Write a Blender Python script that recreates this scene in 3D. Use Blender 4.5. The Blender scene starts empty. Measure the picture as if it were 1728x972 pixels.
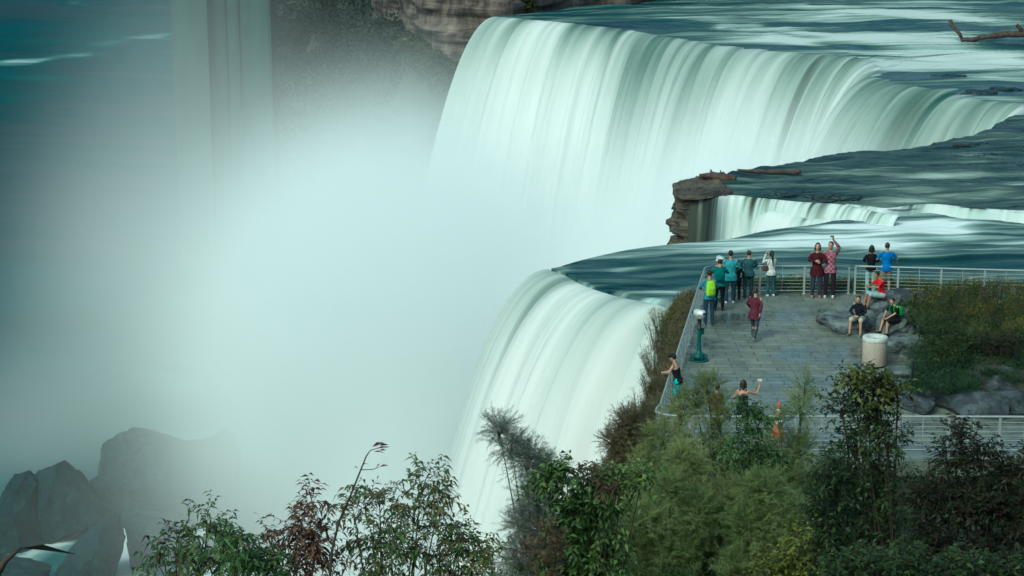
import bpy, bmesh, math, random
import numpy as np
from mathutils import Vector, Matrix, Quaternion, noise as mnoise
random.seed(7)
RNG = np.random.default_rng(11)
scene = bpy.context.scene
COL = scene.collection
PI = math.pi

# ------------------------------------------------------------------ camera
CAM_H, PITCH, FPX = 15.8, math.radians(12.7), 3150.0
cam_d = bpy.data.cameras.new('camera'); cam = bpy.data.objects.new('camera', cam_d); COL.objects.link(cam)
cam.location = (0, 0, CAM_H); cam.rotation_euler = (PI/2 - PITCH, 0, 0)
cam_d.sensor_width = 36; cam_d.lens = 36*FPX/1728; cam_d.clip_start = 0.5; cam_d.clip_end = 6000
scene.camera = cam

def ray(x, y):
    a, b = (x-864)/FPX, -(y-486)/FPX
    return Vector((a, math.cos(PITCH)+b*math.sin(PITCH), -math.sin(PITCH)+b*math.cos(PITCH)))
def P(x, y, z=0.0):            # a photo point on the level z -> where it stands
    d = ray(x, y); t = (z-CAM_H)/d.z
    return Vector((d.x*t, d.y*t, z))
def PD(x, y, D):               # a photo point at distance D
    d = ray(x, y); t = D/d.y
    return Vector((d.x*t, D, CAM_H+d.z*t))

# ------------------------------------------------------------------ helpers
def tag(o, label=None, cat=None, group=None, kind=None):
    if label: o['label'] = label
    if cat: o['category'] = cat
    if group: o['group'] = group
    if kind: o['kind'] = kind
    return o
def empty(name, label, cat, loc=(0,0,0), rz=0.0, group=None):
    o = bpy.data.objects.new(name, None); COL.objects.link(o)
    o.location = loc; o.rotation_euler = (0,0,rz); o.empty_display_size = .2
    return tag(o, label, cat, group)
def mk(name, verts, faces, mat, parent=None, smooth=True, uv=None, attrs=None):
    me = bpy.data.meshes.new(name)
    verts = np.asarray(verts, dtype=np.float32).reshape(-1, 3)
    if isinstance(faces, np.ndarray):
        n, k = faces.shape
        me.vertices.add(len(verts)); me.vertices.foreach_set('co', verts.ravel())
        me.loops.add(n*k); me.loops.foreach_set('vertex_index', faces.astype(np.int32).ravel())
        me.polygons.add(n); me.polygons.foreach_set('loop_start', np.arange(0, n*k, k, dtype=np.int32))
        me.polygons.foreach_set('loop_total', np.full(n, k, dtype=np.int32))
        me.update(calc_edges=True)
    else:
        me.from_pydata([tuple(map(float, v)) for v in verts], [], faces); me.update()
    if smooth: me.polygons.foreach_set('use_smooth', np.ones(len(me.polygons), dtype=bool))
    if mat is not None: me.materials.append(mat)
    if uv is not None:
        l = me.uv_layers.new(name='UVMap')
        idx = np.empty(len(me.loops), dtype=np.int32); me.loops.foreach_get('vertex_index', idx)
        l.data.foreach_set('uv', np.asarray(uv, dtype=np.float32)[idx].ravel())
    for k, a in (attrs or {}).items():
        at = me.attributes.new(k, 'FLOAT', 'POINT'); at.data.foreach_set('value', np.asarray(a, dtype=np.float32))
    me.validate()
    o = bpy.data.objects.new(name, me); COL.objects.link(o)
    if parent is not None: o.parent = parent
    return o
class MB:                       # collects shapes into ONE mesh
    def __init__(s): s.v = []; s.f = []
    def add(s, v, f):
        b = len(s.v); s.v += [tuple(p) for p in v]; s.f += [tuple(b+i for i in q) for q in f]
        return s
    def box(s, c, d, rz=0.0, top=1.0, M=None):
        x, y, z = d[0]/2, d[1]/2, d[2]/2; co = []
        for k in (-1, 1):
            t = top if k > 0 else 1.0
            for a, b in ((-1,-1),(1,-1),(1,1),(-1,1)): co.append(Vector((a*x*t, b*y*t, k*z)))
        R = M if M else Matrix.Rotation(rz, 3, 'Z')
        return s.add([R @ p + Vector(c) for p in co], [(3,2,1,0),(4,5,6,7),(0,1,5,4),(1,2,6,5),(2,3,7,6),(3,0,4,7)])
    def tube(s, pts, r, n=8, cap=True, flat=None):
        pts = [Vector(p) for p in pts]; rs = r if isinstance(r, (list, tuple)) else [r]*len(pts)
        v = []; up = None
        for i, p in enumerate(pts):
            t = (pts[min(i+1, len(pts)-1)] - pts[max(i-1, 0)]).normalized()
            if up is None:
                up = t.orthogonal().normalized() if flat is None else (Vector(flat) - t*Vector(flat).dot(t)).normalized()
            else: up = (up - t*up.dot(t)).normalized()
            sd = t.cross(up)
            for k in range(n):
                a = 2*PI*k/n; v.append(p + (up*math.cos(a) + sd*math.sin(a))*rs[i])
        f = []
        for i in range(len(pts)-1):
            for k in range(n): f.append((i*n+k, i*n+(k+1)%n, (i+1)*n+(k+1)%n, (i+1)*n+k))
        if cap: f.append(tuple(reversed(range(n)))); f.append(tuple((len(pts)-1)*n+k for k in range(n)))
        return s.add(v, f)
    def lathe(s, prof, c=(0,0,0), n=24, closed=False):
        v = []; m = len(prof)
        for r, z in prof:
            for k in range(n): a = 2*PI*k/n; v.append((c[0]+r*math.cos(a), c[1]+r*math.sin(a), c[2]+z))
        f = []
        for i in range(m-1 if not closed else m):
            j = (i+1) % m
            for k in range(n): f.append((i*n+k, i*n+(k+1)%n, j*n+(k+1)%n, j*n+k))
        if not closed: f.append(tuple(reversed(range(n)))); f.append(tuple((m-1)*n+k for k in range(n)))
        return s.add(v, f)
    def ball(s, c, r, n=12, m=8):
        r = Vector(r) if not isinstance(r, (int, float)) else Vector((r, r, r)); c = Vector(c)
        v = [c+Vector((0,0,-r.z))]
        for i in range(1, m):
            a = PI*i/m
            for k in range(n):
                b = 2*PI*k/n; v.append(c+Vector((r.x*math.sin(a)*math.cos(b), r.y*math.sin(a)*math.sin(b), -r.z*math.cos(a))))
        v.append(c+Vector((0,0,r.z))); f = []
        for k in range(n): f.append((0, 1+(k+1)%n, 1+k))
        for i in range(m-2):
            for k in range(n): f.append((1+i*n+k, 1+i*n+(k+1)%n, 1+(i+1)*n+(k+1)%n, 1+(i+1)*n+k))
        t = len(v)-1; b = 1+(m-2)*n
        for k in range(n): f.append((t, b+k, b+(k+1)%n))
        return s.add(v, f)
    def build(s, name, mat, parent=None, smooth=True): return mk(name, s.v, s.f, mat, parent, smooth)

def catmull(pts, n):            # smooth resample to n points, even arc length
    pts = np.array([tuple(p) for p in pts], dtype=float)
    q = np.vstack([2*pts[0]-pts[1], pts, 2*pts[-1]-pts[-2]]); out = []
    for i in range(1, len(q)-2):
        t = np.linspace(0, 1, 24, endpoint=False)[:, None]
        a, b, c, d = q[i-1], q[i], q[i+1], q[i+2]
        out.append(.5*(2*b + (c-a)*t + (2*a-5*b+4*c-d)*t**2 + (3*b-a-3*c+d)*t**3))
    out = np.vstack(out + [pts[-1:]])
    L = np.concatenate([[0], np.cumsum(np.linalg.norm(np.diff(out, axis=0), axis=1))])
    s = np.linspace(0, L[-1], n)
    return np.stack([np.interp(s, L, out[:, k]) for k in range(3)], 1), s
def _h(ix, iy, iz, seed):
    n = (ix*374761393 + iy*668265263 + iz*2147483647 + seed*1274126177) & 0xffffffff
    n = ((n ^ (n >> 13))*1274126177) & 0xffffffff
    return ((n ^ (n >> 16)) & 0xffff)/65535.0
def vnoise(x, y, z=0.0, seed=0):   # value noise -1..1 on arrays
    x, y, z = np.broadcast_arrays(np.asarray(x, float), np.asarray(y, float), np.asarray(z, float))
    ix, iy, iz = np.floor(x).astype(np.int64), np.floor(y).astype(np.int64), np.floor(z).astype(np.int64)
    fx, fy, fz = x-ix, y-iy, z-iz
    fx, fy, fz = [f*f*f*(f*(f*6-15)+10) for f in (fx, fy, fz)]
    r = 0
    for a in (0, 1):
        for b in (0, 1):
            for c in (0, 1):
                w = (fx if a else 1-fx)*(fy if b else 1-fy)*(fz if c else 1-fz)
                r = r + w*_h(ix+a, iy+b, iz+c, seed)
    return r*2-1
def fbm(x, y, z=0.0, o=4, seed=0):
    r, a = 0, 1.0; x = np.asarray(x, float); y = np.asarray(y, float); z = np.asarray(z, float)
    for k in range(o):
        r = r + a*vnoise(x*2**k+k*17.3, y*2**k-k*9.1, z*2**k+k*3.7, seed+k); a *= .5
    return r/1.8
def gridf(n, m, wrap=False):
    i = np.arange(n-1)[:, None]; j = np.arange(m-1 if not wrap else m)[None, :]
    a = i*m+j; b = i*m+(j+1) % m
    return np.stack([a, b, b+m, a+m], -1).reshape(-1, 4)
def sm(a, b, x): t = np.clip((x-a)/(b-a), 0, 1); return t*t*(3-2*t)

# ------------------------------------------------------------------ materials
def new_mat(name):
    m = bpy.data.materials.new(name); m.use_nodes = True; nt = m.node_tree; nt.nodes.clear()
    out = nt.nodes.new('ShaderNodeOutputMaterial'); bs = nt.nodes.new('ShaderNodeBsdfPrincipled')
    nt.links.new(bs.outputs[0], out.inputs[0]); return m, nt, bs, out
def N(nt, t, **kw):
    n = nt.nodes.new(t)
    for k, v in kw.items():
        if k.startswith('i_'):
            key = k[2:].replace('_', ' '); n.inputs[int(key) if key.isdigit() else key].default_value = v
        else: setattr(n, k, v)
    return n
def ramp(nt, stops, fac=None, interp='LINEAR'):
    r = nt.nodes.new('ShaderNodeValToRGB'); e = r.color_ramp; e.interpolation = interp
    while len(e.elements) < len(stops): e.elements.new(.5)
    for k, (p, c) in enumerate(stops):
        e.elements[k].position = p; e.elements[k].color = (*c, 1) if len(c) == 3 else c
    if fac is not None: nt.links.new(fac, r.inputs[0])
    return r
def simple(name, col, rough=.7, metal=0.0, var=.18, scale=6.0, bump=0.0, spec=.4, stretch=None):
    m, nt, bs, out = new_mat(name); L = nt.links.new
    tc = N(nt, 'ShaderNodeTexCoord'); src = tc.outputs['Object']
    if stretch:
        mp = N(nt, 'ShaderNodeMapping'); mp.inputs['Scale'].default_value = stretch; L(src, mp.inputs[0]); src = mp.outputs[0]
    no = N(nt, 'ShaderNodeTexNoise', i_Scale=scale, i_Detail=5.0, i_Roughness=.6); L(src, no.inputs['Vector'])
    c0 = [max(0, c*(1-2*var)) for c in col]; c1 = [min(1, c*(1+2*var)) for c in col]
    r = ramp(nt, [(.25, c0), (.5, col), (.75, c1)], no.outputs[0]); L(r.outputs[0], bs.inputs['Base Color'])
    bs.inputs['Roughness'].default_value = rough; bs.inputs['Metallic'].default_value = metal
    bs.inputs['Specular IOR Level'].default_value = spec
    if bump:
        b = N(nt, 'ShaderNodeBump', i_Strength=bump, i_Distance=.05); L(no.outputs[0], b.inputs['Height']); L(b.outputs[0], bs.inputs['Normal'])
    return m
def rock_mat(name, stops, scale=.8, strata=None, rough=.85, bump=.6, crack=.75):
    m, nt, bs, out = new_mat(name); L = nt.links.new
    tc = N(nt, 'ShaderNodeNewGeometry')
    mp = N(nt, 'ShaderNodeMapping'); mp.inputs['Scale'].default_value = strata or (1, 1, 1); L(tc.outputs['Position'], mp.inputs[0])
    n1 = N(nt, 'ShaderNodeTexNoise', i_Scale=scale, i_Detail=9.0, i_Roughness=.65, i_Distortion=.6); L(mp.outputs[0], n1.inputs['Vector'])
    vo = N(nt, 'ShaderNodeTexVoronoi', i_Scale=scale*1.7, feature='DISTANCE_TO_EDGE'); L(mp.outputs[0], vo.inputs['Vector'])
    r = ramp(nt, stops, n1.outputs[0])
    cr = ramp(nt, [(0, (.45, .45, .45)), (.12, (1, 1, 1))], vo.outputs['Distance'])
    mx = N(nt, 'ShaderNodeMix', data_type='RGBA', blend_type='MULTIPLY'); mx.inputs[0].default_value = crack
    L(r.outputs[0], mx.inputs[6]); L(cr.outputs[0], mx.inputs[7]); L(mx.outputs[2], bs.inputs['Base Color'])
    b = N(nt, 'ShaderNodeBump', i_Strength=bump, i_Distance=.3)
    ad = N(nt, 'ShaderNodeMath', operation='MULTIPLY'); L(n1.outputs[0], ad.inputs[0]); (L(cr.outputs[0], ad.inputs[1]) if crack > 0 else setattr(ad.inputs[1], 'default_value', 1.0))
    L(ad.outputs[0], b.inputs['Height']); L(b.outputs[0], bs.inputs['Normal'])
    bs.inputs['Roughness'].default_value = rough
    return m
def leaf_mat(name, cols, rough=.55, trans=.25):
    m, nt, bs, out = new_mat(name); L = nt.links.new
    g = N(nt, 'ShaderNodeNewGeometry')
    no = N(nt, 'ShaderNodeTexNoise', i_Scale=1.1, i_Detail=2.0); L(g.outputs['Position'], no.inputs['Vector'])
    ad = N(nt, 'ShaderNodeMath', operation='MULTIPLY_ADD'); ad.inputs[1].default_value = .55; L(g.outputs['Random Per Island'], ad.inputs[0])
    a2 = N(nt, 'ShaderNodeMath', operation='MULTIPLY_ADD'); a2.inputs[1].default_value = 1.5; a2.inputs[2].default_value = -.55
    L(no.outputs[0], a2.inputs[0]); L(a2.outputs[0], ad.inputs[2])
    n = len(cols); r = ramp(nt, [((k+.5)/n, c) for k, c in enumerate(cols)], ad.outputs[0]); L(r.outputs[0], bs.inputs['Base Color'])
    bs.inputs['Roughness'].default_value = rough; bs.inputs['Specular IOR Level'].default_value = .3
    tr = N(nt, 'ShaderNodeBsdfTranslucent'); L(r.outputs[0], tr.inputs[0])
    mx = N(nt, 'ShaderNodeMixShader'); mx.inputs[0].default_value = trans
    L(bs.outputs[0], mx.inputs[1]); L(tr.outputs[0], mx.inputs[2]); L(mx.outputs[0], out.inputs[0])
    return m
def water_mat(name, sx, sy, stops, k=.6, warp=.6, detail=4.0, rlo=.25, bump=.25, bd=.15, second=None, spec=.35):
    # foam is a per-vertex amount of the water itself; streaks run along the flow (uv y = along flow)
    m, nt, bs, out = new_mat(name); L = nt.links.new
    uv = N(nt, 'ShaderNodeUVMap'); mp = N(nt, 'ShaderNodeMapping'); mp.inputs['Scale'].default_value = (sx, sy, 1); L(uv.outputs[0], mp.inputs[0])
    n1 = N(nt, 'ShaderNodeTexNoise', i_Scale=1.0, i_Detail=detail, i_Roughness=.5, i_Distortion=warp); L(mp.outputs[0], n1.inputs['Vector'])
    mp2 = N(nt, 'ShaderNodeMapping'); s2 = second or (sx*.22, sy*.5); mp2.inputs['Scale'].default_value = (s2[0], s2[1], 1); mp2.inputs['Location'].default_value = (7, 3, 0); L(uv.outputs[0], mp2.inputs[0])
    n2 = N(nt, 'ShaderNodeTexNoise', i_Scale=1.0, i_Detail=2.0, i_Distortion=warp); L(mp2.outputs[0], n2.inputs['Vector'])
    av = N(nt, 'ShaderNodeMath', operation='ADD'); L(n1.outputs[0], av.inputs[0]); L(n2.outputs[0], av.inputs[1])
    at = N(nt, 'ShaderNodeAttribute', attribute_name='foam')
    ct = N(nt, 'ShaderNodeAttribute', attribute_name='contrast')
    s1 = N(nt, 'ShaderNodeMath', operation='SUBTRACT'); L(av.outputs[0], s1.inputs[0]); s1.inputs[1].default_value = 1.0
    s2_ = N(nt, 'ShaderNodeMath', operation='MULTIPLY'); L(s1.outputs[0], s2_.inputs[0]); L(ct.outputs['Fac'], s2_.inputs[1])
    s3 = N(nt, 'ShaderNodeMath', operation='MULTIPLY_ADD'); L(s2_.outputs[0], s3.inputs[0]); s3.inputs[1].default_value = k*2; L(at.outputs['Fac'], s3.inputs[2]); s3.use_clamp = True
    r = ramp(nt, stops, s3.outputs[0]); L(r.outputs[0], bs.inputs['Base Color'])
    rr = ramp(nt, [(.1, (rlo,)*3), (.7, (.85,)*3)], s3.outputs[0]); L(rr.outputs[0], bs.inputs['Roughness'])
    b = N(nt, 'ShaderNodeBump', i_Strength=bump, i_Distance=bd); L(av.outputs[0], b.inputs['Height']); L(b.outputs[0], bs.inputs['Normal'])
    bs.inputs['Specular IOR Level'].default_value = spec
    return m
EXPOSURE = 0.42
WB_TINT = -22
CSIDE = 1
# ================================================================== light, sky, view
w = bpy.data.worlds.new('World'); scene.world = w; w.use_nodes = True
nt = w.node_tree; bg = nt.nodes['Background']
sky = nt.nodes.new('ShaderNodeTexSky'); sky.sky_type = 'NISHITA'; sky.sun_disc = False
SUN_EL, SUN_AZ = math.radians(42), math.radians(216)      # sun high, behind the camera's left shoulder
sky.sun_elevation = SUN_EL; sky.sun_rotation = SUN_AZ; sky.dust_density = 4.0; sky.air_density = 1.0; sky.ozone_density = 1.5
nt.links.new(sky.outputs[0], bg.inputs[0]); bg.inputs[1].default_value = 0.10
sd = bpy.data.lights.new('sun', 'SUN'); sd.energy = 1.15; sd.angle = math.radians(25); sd.color = (1, .97, .9)
so = bpy.data.objects.new('sun', sd); COL.objects.link(so)
dirv = Vector((math.sin(SUN_AZ)*math.cos(SUN_EL), math.cos(SUN_AZ)*math.cos(SUN_EL), math.sin(SUN_EL)))
so.rotation_euler = dirv.to_track_quat('Z', 'Y').to_euler(); so.location = dirv*300
vs = scene.view_settings; vs.view_transform = 'Standard'; vs.look = 'None'; vs.gamma = 1.0; vs.exposure = EXPOSURE; vs.use_white_balance = True; vs.white_balance_temperature = 5650; vs.white_balance_tint = WB_TINT
scene.cycles.volume_bounces = 12; scene.cycles.max_bounces = 14; scene.cycles.use_adaptive_sampling = True; scene.cycles.adaptive_threshold = .03; scene.cycles.diffuse_bounces = 2; scene.cycles.glossy_bounces = 2
scene.cycles.transparent_max_bounces = 8; scene.cycles.volume_max_steps = 64
scene.cycles.use_denoising = True

# ================================================================== river above the falls
ZW = -2.0
TEAL = [(0.0, (.004, .026, .032)), (.3, (.012, .060, .066)), (.5, (.075, .132, .116)), (.75, (.27, .37, .33)), (1.0, (.56, .63, .60))]
M_far = water_mat('far_river_water', .55, .017, TEAL, k=.8, warp=.55, bump=.3, bd=.4, second=(.13, .008), spec=.18)
M_ledge = water_mat('ledge_water', 1.1, .10, [(0, (.005, .018, .018)), (.3, (.028, .058, .056)), (.5, (.075, .115, .105)), (.7, (.18, .24, .215)), (1, (.48, .55, .52))], k=.75, warp=1.1, bump=.7, bd=.3, spec=.15)
M_near = water_mat('near_stream_water', 1.3, .04, [(0.0, (.004, .028, .030)), (.3, (.018, .062, .064)), (.5, (.105, .165, .155)), (.75, (.32, .43, .40)), (1.0, (.72, .80, .79))], k=.65, warp=.6, bump=.3, bd=.2, second=(.34, .018), spec=.18)

def foam_field(pts, z, spots):
    X = pts[:, 0]; Y = pts[:, 1]; r = np.zeros(len(pts))
    for (px, py, rx, ry, tilt, s) in spots:
        c = P(px, py, z); a = P(px+rx, py-tilt*rx, z)-c; b = P(px, py+ry, z)-c
        m = np.array([[a.x, b.x], [a.y, b.y]]); q = np.linalg.inv(m) @ np.stack([X-c.x, Y-c.y])
        r = r + s*np.exp(-(q[0]**2+q[1]**2))
    return r
def loft(name, A, B, z, n, m, mat, spots, base=.2, zfun=None, contrast=.8, power=1.0, flow=None, kind='structure', jag=None):
    a, s = catmull(A, n); b, _ = catmull(B, n); ja = jag(a, s) if jag else 0*a
    t = np.linspace(0, 1, m)[None, :, None]**power
    g = (a[:, None, :]*(1-t) + b[:, None, :]*t + ja[:, None, :]*(1-t)**30).reshape(-1, 3)
    f = np.clip(base + foam_field(g, z, spots), -.1, 1)
    ang = flow or 0.0
    u = g[:, 0]*math.sin(ang) + g[:, 1]*math.cos(ang); v = g[:, 0]*math.cos(ang) - g[:, 1]*math.sin(ang)
    if zfun is not None: g[:, 2] += zfun(g, np.broadcast_to(t[0, :, 0][None], (n, m)).ravel())
    o = mk(name, g, gridf(n, m), mat, uv=np.stack([u, v], 1), attrs={'foam': f, 'contrast': np.full(len(g), contrast)})
    return tag(o, kind=kind)

lip_far_px = [(836, 28), (868, 31), (960, 39), (1060, 50), (1130, 63), (1200, 74), (1300, 86), (1400, 93), (1462, 102), (1490, 122), (1530, 140), (1600, 152), (1660, 168), (1728, 180), (1800, 186)]
def far_jag(a, s):
    u = s/s[-1]; w_ = .25 + .9*sm(.30, .55, u); t = np.gradient(a[:, :2], axis=0); n = np.stack([t[:, 1], -t[:, 0]], 1); n /= np.linalg.norm(n, axis=1)[:, None]
    j = (fbm(s*.11, 0*s, seed=301)*1.6 + .7*vnoise(s*.9, 0*s, seed=305) + .35*vnoise(s*2.3, 0*s, seed=306))*w_*sm(0, .03, u)
    r = np.zeros_like(a); r[:, :2] = n*j[:, None]; return r
LIPS = [P(x, y, ZW) for x, y in lip_far_px]
_a, _s = catmull(LIPS, 700); _a = _a + far_jag(_a, _s)
LIPF = [Vector(p) for p in _a[::2]]
BACKF = [P(x, y, ZW) for x, y in [(845, 22), (960, 14), (1080, 5), (1130, -5), (1200, -22), (1290, -45), (1400, -60), (1520, -75), (1650, -85), (1800, -85), (1950, -85), (2100, -80), (2300, -70), (2500, -50), (2700, 0)]]
far_spots = [(1260, 66, 140, 6, -.06, .35), (1430, 84, 120, 5, -.1, .3), (1640, 128, 90, 6, -.05, .45), (1700, 168, 60, 5, -.05, .5), (1380, 30, 110, 5, -.04, .3), (1180, 30, 70, 4, -.04, .25), (1560, 8, 120, 4, 0, .35), (1200, 45, 110, 7, -.02, .35), (1330, 52, 100, 5, -.12, .35), (1225, 42, 22, 5, 0, .5), (1270, 41, 26, 5, 0, .5),
  (1480, 22, 160, 7, -.05, .55), (1640, 35, 120, 7, -.08, .5), (1350, 60, 150, 5, -.05, .3), (1560, 68, 160, 16, -.03, .6), (1620, 88, 110, 12, -.1, .45), (1450, 60, 100, 10, -.1, .3),
  (1350, 72, 110, 4, -.15, .4), (1560, 108, 150, 9, -.05, .55), (1690, 108, 90, 10, -.05, .6), (1420, 97, 60, 5, -.1, .5), (1480, 112, 60, 6, -.05, .7),
  (1280, 95, 130, 10, -.1, -.5), (1420, 80, 60, 5, -.1, -.55), (1560, 128, 90, 9, .05, -.55), (1690, 150, 70, 12, 0, -.5), (1700, 70, 60, 10, 0, -.5), (1620, 50, 40, 4, 0, -.4), (1700, 12, 80, 10, 0, -.4),
  (1020, 25, 150, 14, -.1, -.12), (1080, 45, 120, 8, -.1, -.12), (1540, 92, 80, 6, -.1, .3)]
def zfar(g, t):
    X, Y = g[:, 0], g[:, 1]
    z = .55*fbm(X*.06, Y*.16, seed=3) + .22*fbm(X*.22, Y*.55, seed=5, o=5)
    return z*sm(0, .06, t) + 3.5*sm(.25, 1, t)*sm(20, 60, X)
loft('river', LIPS, BACKF, ZW, 520, 150, M_far, far_spots, base=.35, zfun=zfar, contrast=1.0, power=1.7, flow=-.12, jag=far_jag)

CORNER_FAR = [(1141, 316), (1150, 308), (1172, 301), (1200, 297), (1235, 292), (1262, 289)]; CORNER_NEAR = [(1139, 321), (1150, 328), (1172, 330), (1195, 328), (1225, 322), (1255, 318)]
LEDGE_FAR_PX = [(1222, 296), (1240, 291), (1290, 283), (1340, 270), (1440, 255), (1530, 247), (1600, 236), (1660, 222), (1700, 200), (1800, 188)]
LEDGE_NEAR_PX = [(1205, 324), (1232, 323), (1290, 328), (1350, 334), (1430, 338), (1500, 345), (1570, 338), (1650, 345), (1760, 350), (1950, 350)]
ZL = -1.2
led_spots = [(1600, 172, 1, 1, 0, 0), (1180, 308, 40, 8, 0, -.2), (1380, 296, 120, 6, 0, .05), (1260, 318, 60, 4, 0, .25), (1560, 300, 100, 10, .1, .15), (1640, 262, 60, 5, 0, .25), (1700, 320, 60, 6, .1, .35),
   (1330, 272, 60, 4, .15, -.2), (1560, 330, 110, 6, .1, .25), (1480, 270, 80, 6, 0, -.15)]
def zled(g, t):
    X, Y = g[:, 0], g[:, 1]
    return .26*fbm(X*.12, Y*.5, seed=13, o=5) + .16*fbm(X*.5, Y*1.3, seed=15) - .25*sm(.8, 1, t)
loft('ledge_river', [P(x, y, ZL) for x, y in LEDGE_FAR_PX], [P(x, y, ZL) for x, y in LEDGE_NEAR_PX], ZL, 300, 80, M_ledge, led_spots, base=.28, zfun=zled, contrast=1.05, flow=-.05)

NEAR_FAR_PX = [(930, 456), (960, 445), (1010, 432), (1070, 420), (1145, 411), (1225, 404), (1300, 388), (1390, 376), (1480, 352), (1560, 336), (1700, 334), (1950, 332)]
NEAR_LIP_PX = [(930, 457), (955, 466), (985, 482), (1040, 500), (1100, 512), (1150, 522)]
near_near = [P(x, y, ZW) for x, y in [(930, 457), (955, 466), (985, 482), (1040, 500), (1100, 512), (1150, 522), (1300, 530), (1450, 530), (1600, 530), (1750, 530), (1900, 530), (2100, 530)]]
near_spots = [(1540, 388, 70, 9, .0, .75), (1420, 386, 110, 7, .02, .45), (1600, 392, 45, 10, -.1, .4), (1450, 410, 90, 9, 0, .7), (1330, 412, 120, 10, .05, .35), (1250, 425, 90, 8, .03, .22), (1500, 422, 60, 10, -.15, .3),
   (1540, 352, 90, 7, .1, .8), (1640, 346, 90, 6, .05, .7), (1440, 366, 70, 5, .1, .4), (1380, 362, 60, 5, .1, .4), (1480, 358, 60, 5, .1, .5), (1700, 375, 70, 14, 0, -.3), (1620, 412, 70, 8, 0, -.25), (1640, 440, 120, 12, 0, -.12),
   (1300, 392, 110, 5, .1, -.25), (1430, 375, 90, 4, .15, -.25), (1060, 440, 110, 6, .1, -.12), (1010, 470, 70, 6, .1, -.25), (1080, 492, 60, 8, 0, -.45), (1130, 480, 60, 7, .1, -.3), (1010, 492, 50, 5, .1, -.3), (1040, 462, 50, 3, .1, .3), (1130, 500, 50, 5, 0, .35),
   (990, 486, 30, 4, -.4, .25), (950, 458, 18, 5, 0, .3), (1100, 512, 50, 4, -.1, .4)]
def znear(g, t):
    X, Y = g[:, 0], g[:, 1]
    e = sm(0, .08, t)*sm(0, .02, 1-t)
    return (.36*fbm(X*.10, Y*.35, seed=23) + .13*fbm(X*.35, Y*1.2, seed=25))*e
loft('near_river', [P(x, y, ZW) for x, y in NEAR_FAR_PX], near_near, ZW, 360, 130, M_near, near_spots, base=.44, zfun=znear, contrast=1.15, flow=-.12)

# ================================================================== falls: sheets of water on ballistic paths
def fall_mat(name, stops, sx, sy, k=.5, bump=.35, bd=.5, second=None, spec=.15):
    return water_mat(name, sx, sy, stops, k=k, warp=.25, detail=3.2, rlo=.6, bump=bump, bd=bd, second=second, spec=spec)
FW = [(0.0, (.025, .075, .07)), (.22, (.12, .185, .165)), (.45, (.29, .36, .335)), (.72, (.52, .57, .555)), (1.0, (.70, .715, .715))]
M_fall = fall_mat('falling_water', FW, .42, .012, second=(.13, .006), spec=.15)
M_fall_n = fall_mat('near_falling_water', FW, 1.0, .035, bd=.15, second=(.35, .03))
M_casc = fall_mat('cascade_water', [(0, (.04, .05, .04)), (.3, (.16, .20, .17)), (.6, (.45, .55, .52)), (1, (.64, .68, .68))], 2.6, .10, k=.9, bd=.1, second=(.6, .05))
def curtain(name, lip, dirs, speeds, zend, n, m, mat, foamf, fold=.12, seed=0, z0=None, label=None, cat=None, contrast=1.0, fold_scale=.5, thick=.0):
    a, s = catmull(lip, n); k = len(dirs)
    dd = np.stack([np.interp(np.linspace(0, 1, n), np.linspace(0, 1, k), [d[i] for d in dirs]) for i in (0, 1)], 1)
    dd /= np.linalg.norm(dd, axis=1)[:, None]
    sp = np.interp(np.linspace(0, 1, n), np.linspace(0, 1, len(speeds)), speeds)
    sp = sp*(1 + fold*fbm(s*fold_scale, 0*s, seed=seed, o=4) + .5*fold*vnoise(s*fold_scale*.3, 0*s, seed=seed+9))
    zs = a[:, 2]; T = math.sqrt(2*(zs.mean()-zend)/9.8)
    t = (np.linspace(0, 1, m)**1.15)[None, :]*T
    x = a[:, 0:1]+dd[:, 0:1]*sp[:, None]*t; y = a[:, 1:2]+dd[:, 1:2]*sp[:, None]*t; z = zs[:, None]-4.9*t*t
    r = .10*fbm(s[:, None]*.8, t*.8, seed=seed+20)*np.minimum(t/T*3, 1)*4*fold
    x = x + dd[:, 0:1]*r; y = y + dd[:, 1:2]*r
    g = np.stack([x, y, z], -1).reshape(-1, 3)
    v = np.cumsum(np.concatenate([np.zeros((n, 1)), np.linalg.norm(np.diff(np.stack([x, y, z], -1), axis=1), axis=2)], 1), 1)
    uu = np.repeat(s[:, None], m, 1)
    fo = foamf(np.linspace(0, 1, n)[:, None]+0*t, 0*s[:, None]+t/T, a, uu)
    o = mk(name, g, gridf(n, m), mat, uv=np.stack([uu.ravel(), v.ravel()], 1), attrs={'foam': np.clip(fo, 0, 1.1).ravel(), 'contrast': (contrast*np.clip(1.5-(t/T)*2.8, .32, 1.5)+0*uu).ravel()})
    return o
def foam_far(u, t, a, s):
    lipf = .30 + .16*fbm(s*.12, 0*s, seed=31) + .25*np.exp(-((u-.0)/.07)**2) + .25*np.exp(-((u-.60)/.06)**2)
    up = sm(.12, .82, t + .26*fbm(s*.09, 0*s, seed=33)+.12*np.exp(-((u-.12)/.12)**2))
    return lipf*(1-up) + .98*up
falls = curtain('waterfall', LIPF, [(-1, -.45), (-.8, -.7), (-.75, -.7), (-.9, -.6), (-1, -.5), (-1, -.45), (-1, -.5)], [4.2, 4.0, 4.2, 4.6, 5.8, 5.4, 4.6, 4.0], -38, 900, 90, M_fall, foam_far, fold=.16, seed=2, fold_scale=.45)
tag(falls, 'broad white horseshoe curtain of the big waterfall behind the log-strewn rock ledge', 'waterfall')
def foam_near(u, t, a, s):
    up = sm(.02, .35, t + .12*fbm(s*.4, 0*s, seed=43))
    return (.55+.2*fbm(s*.5, 0*s, seed=41))*(1-up) + (.92+.10*fbm(s*.22, 0*s, seed=45))*up
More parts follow.
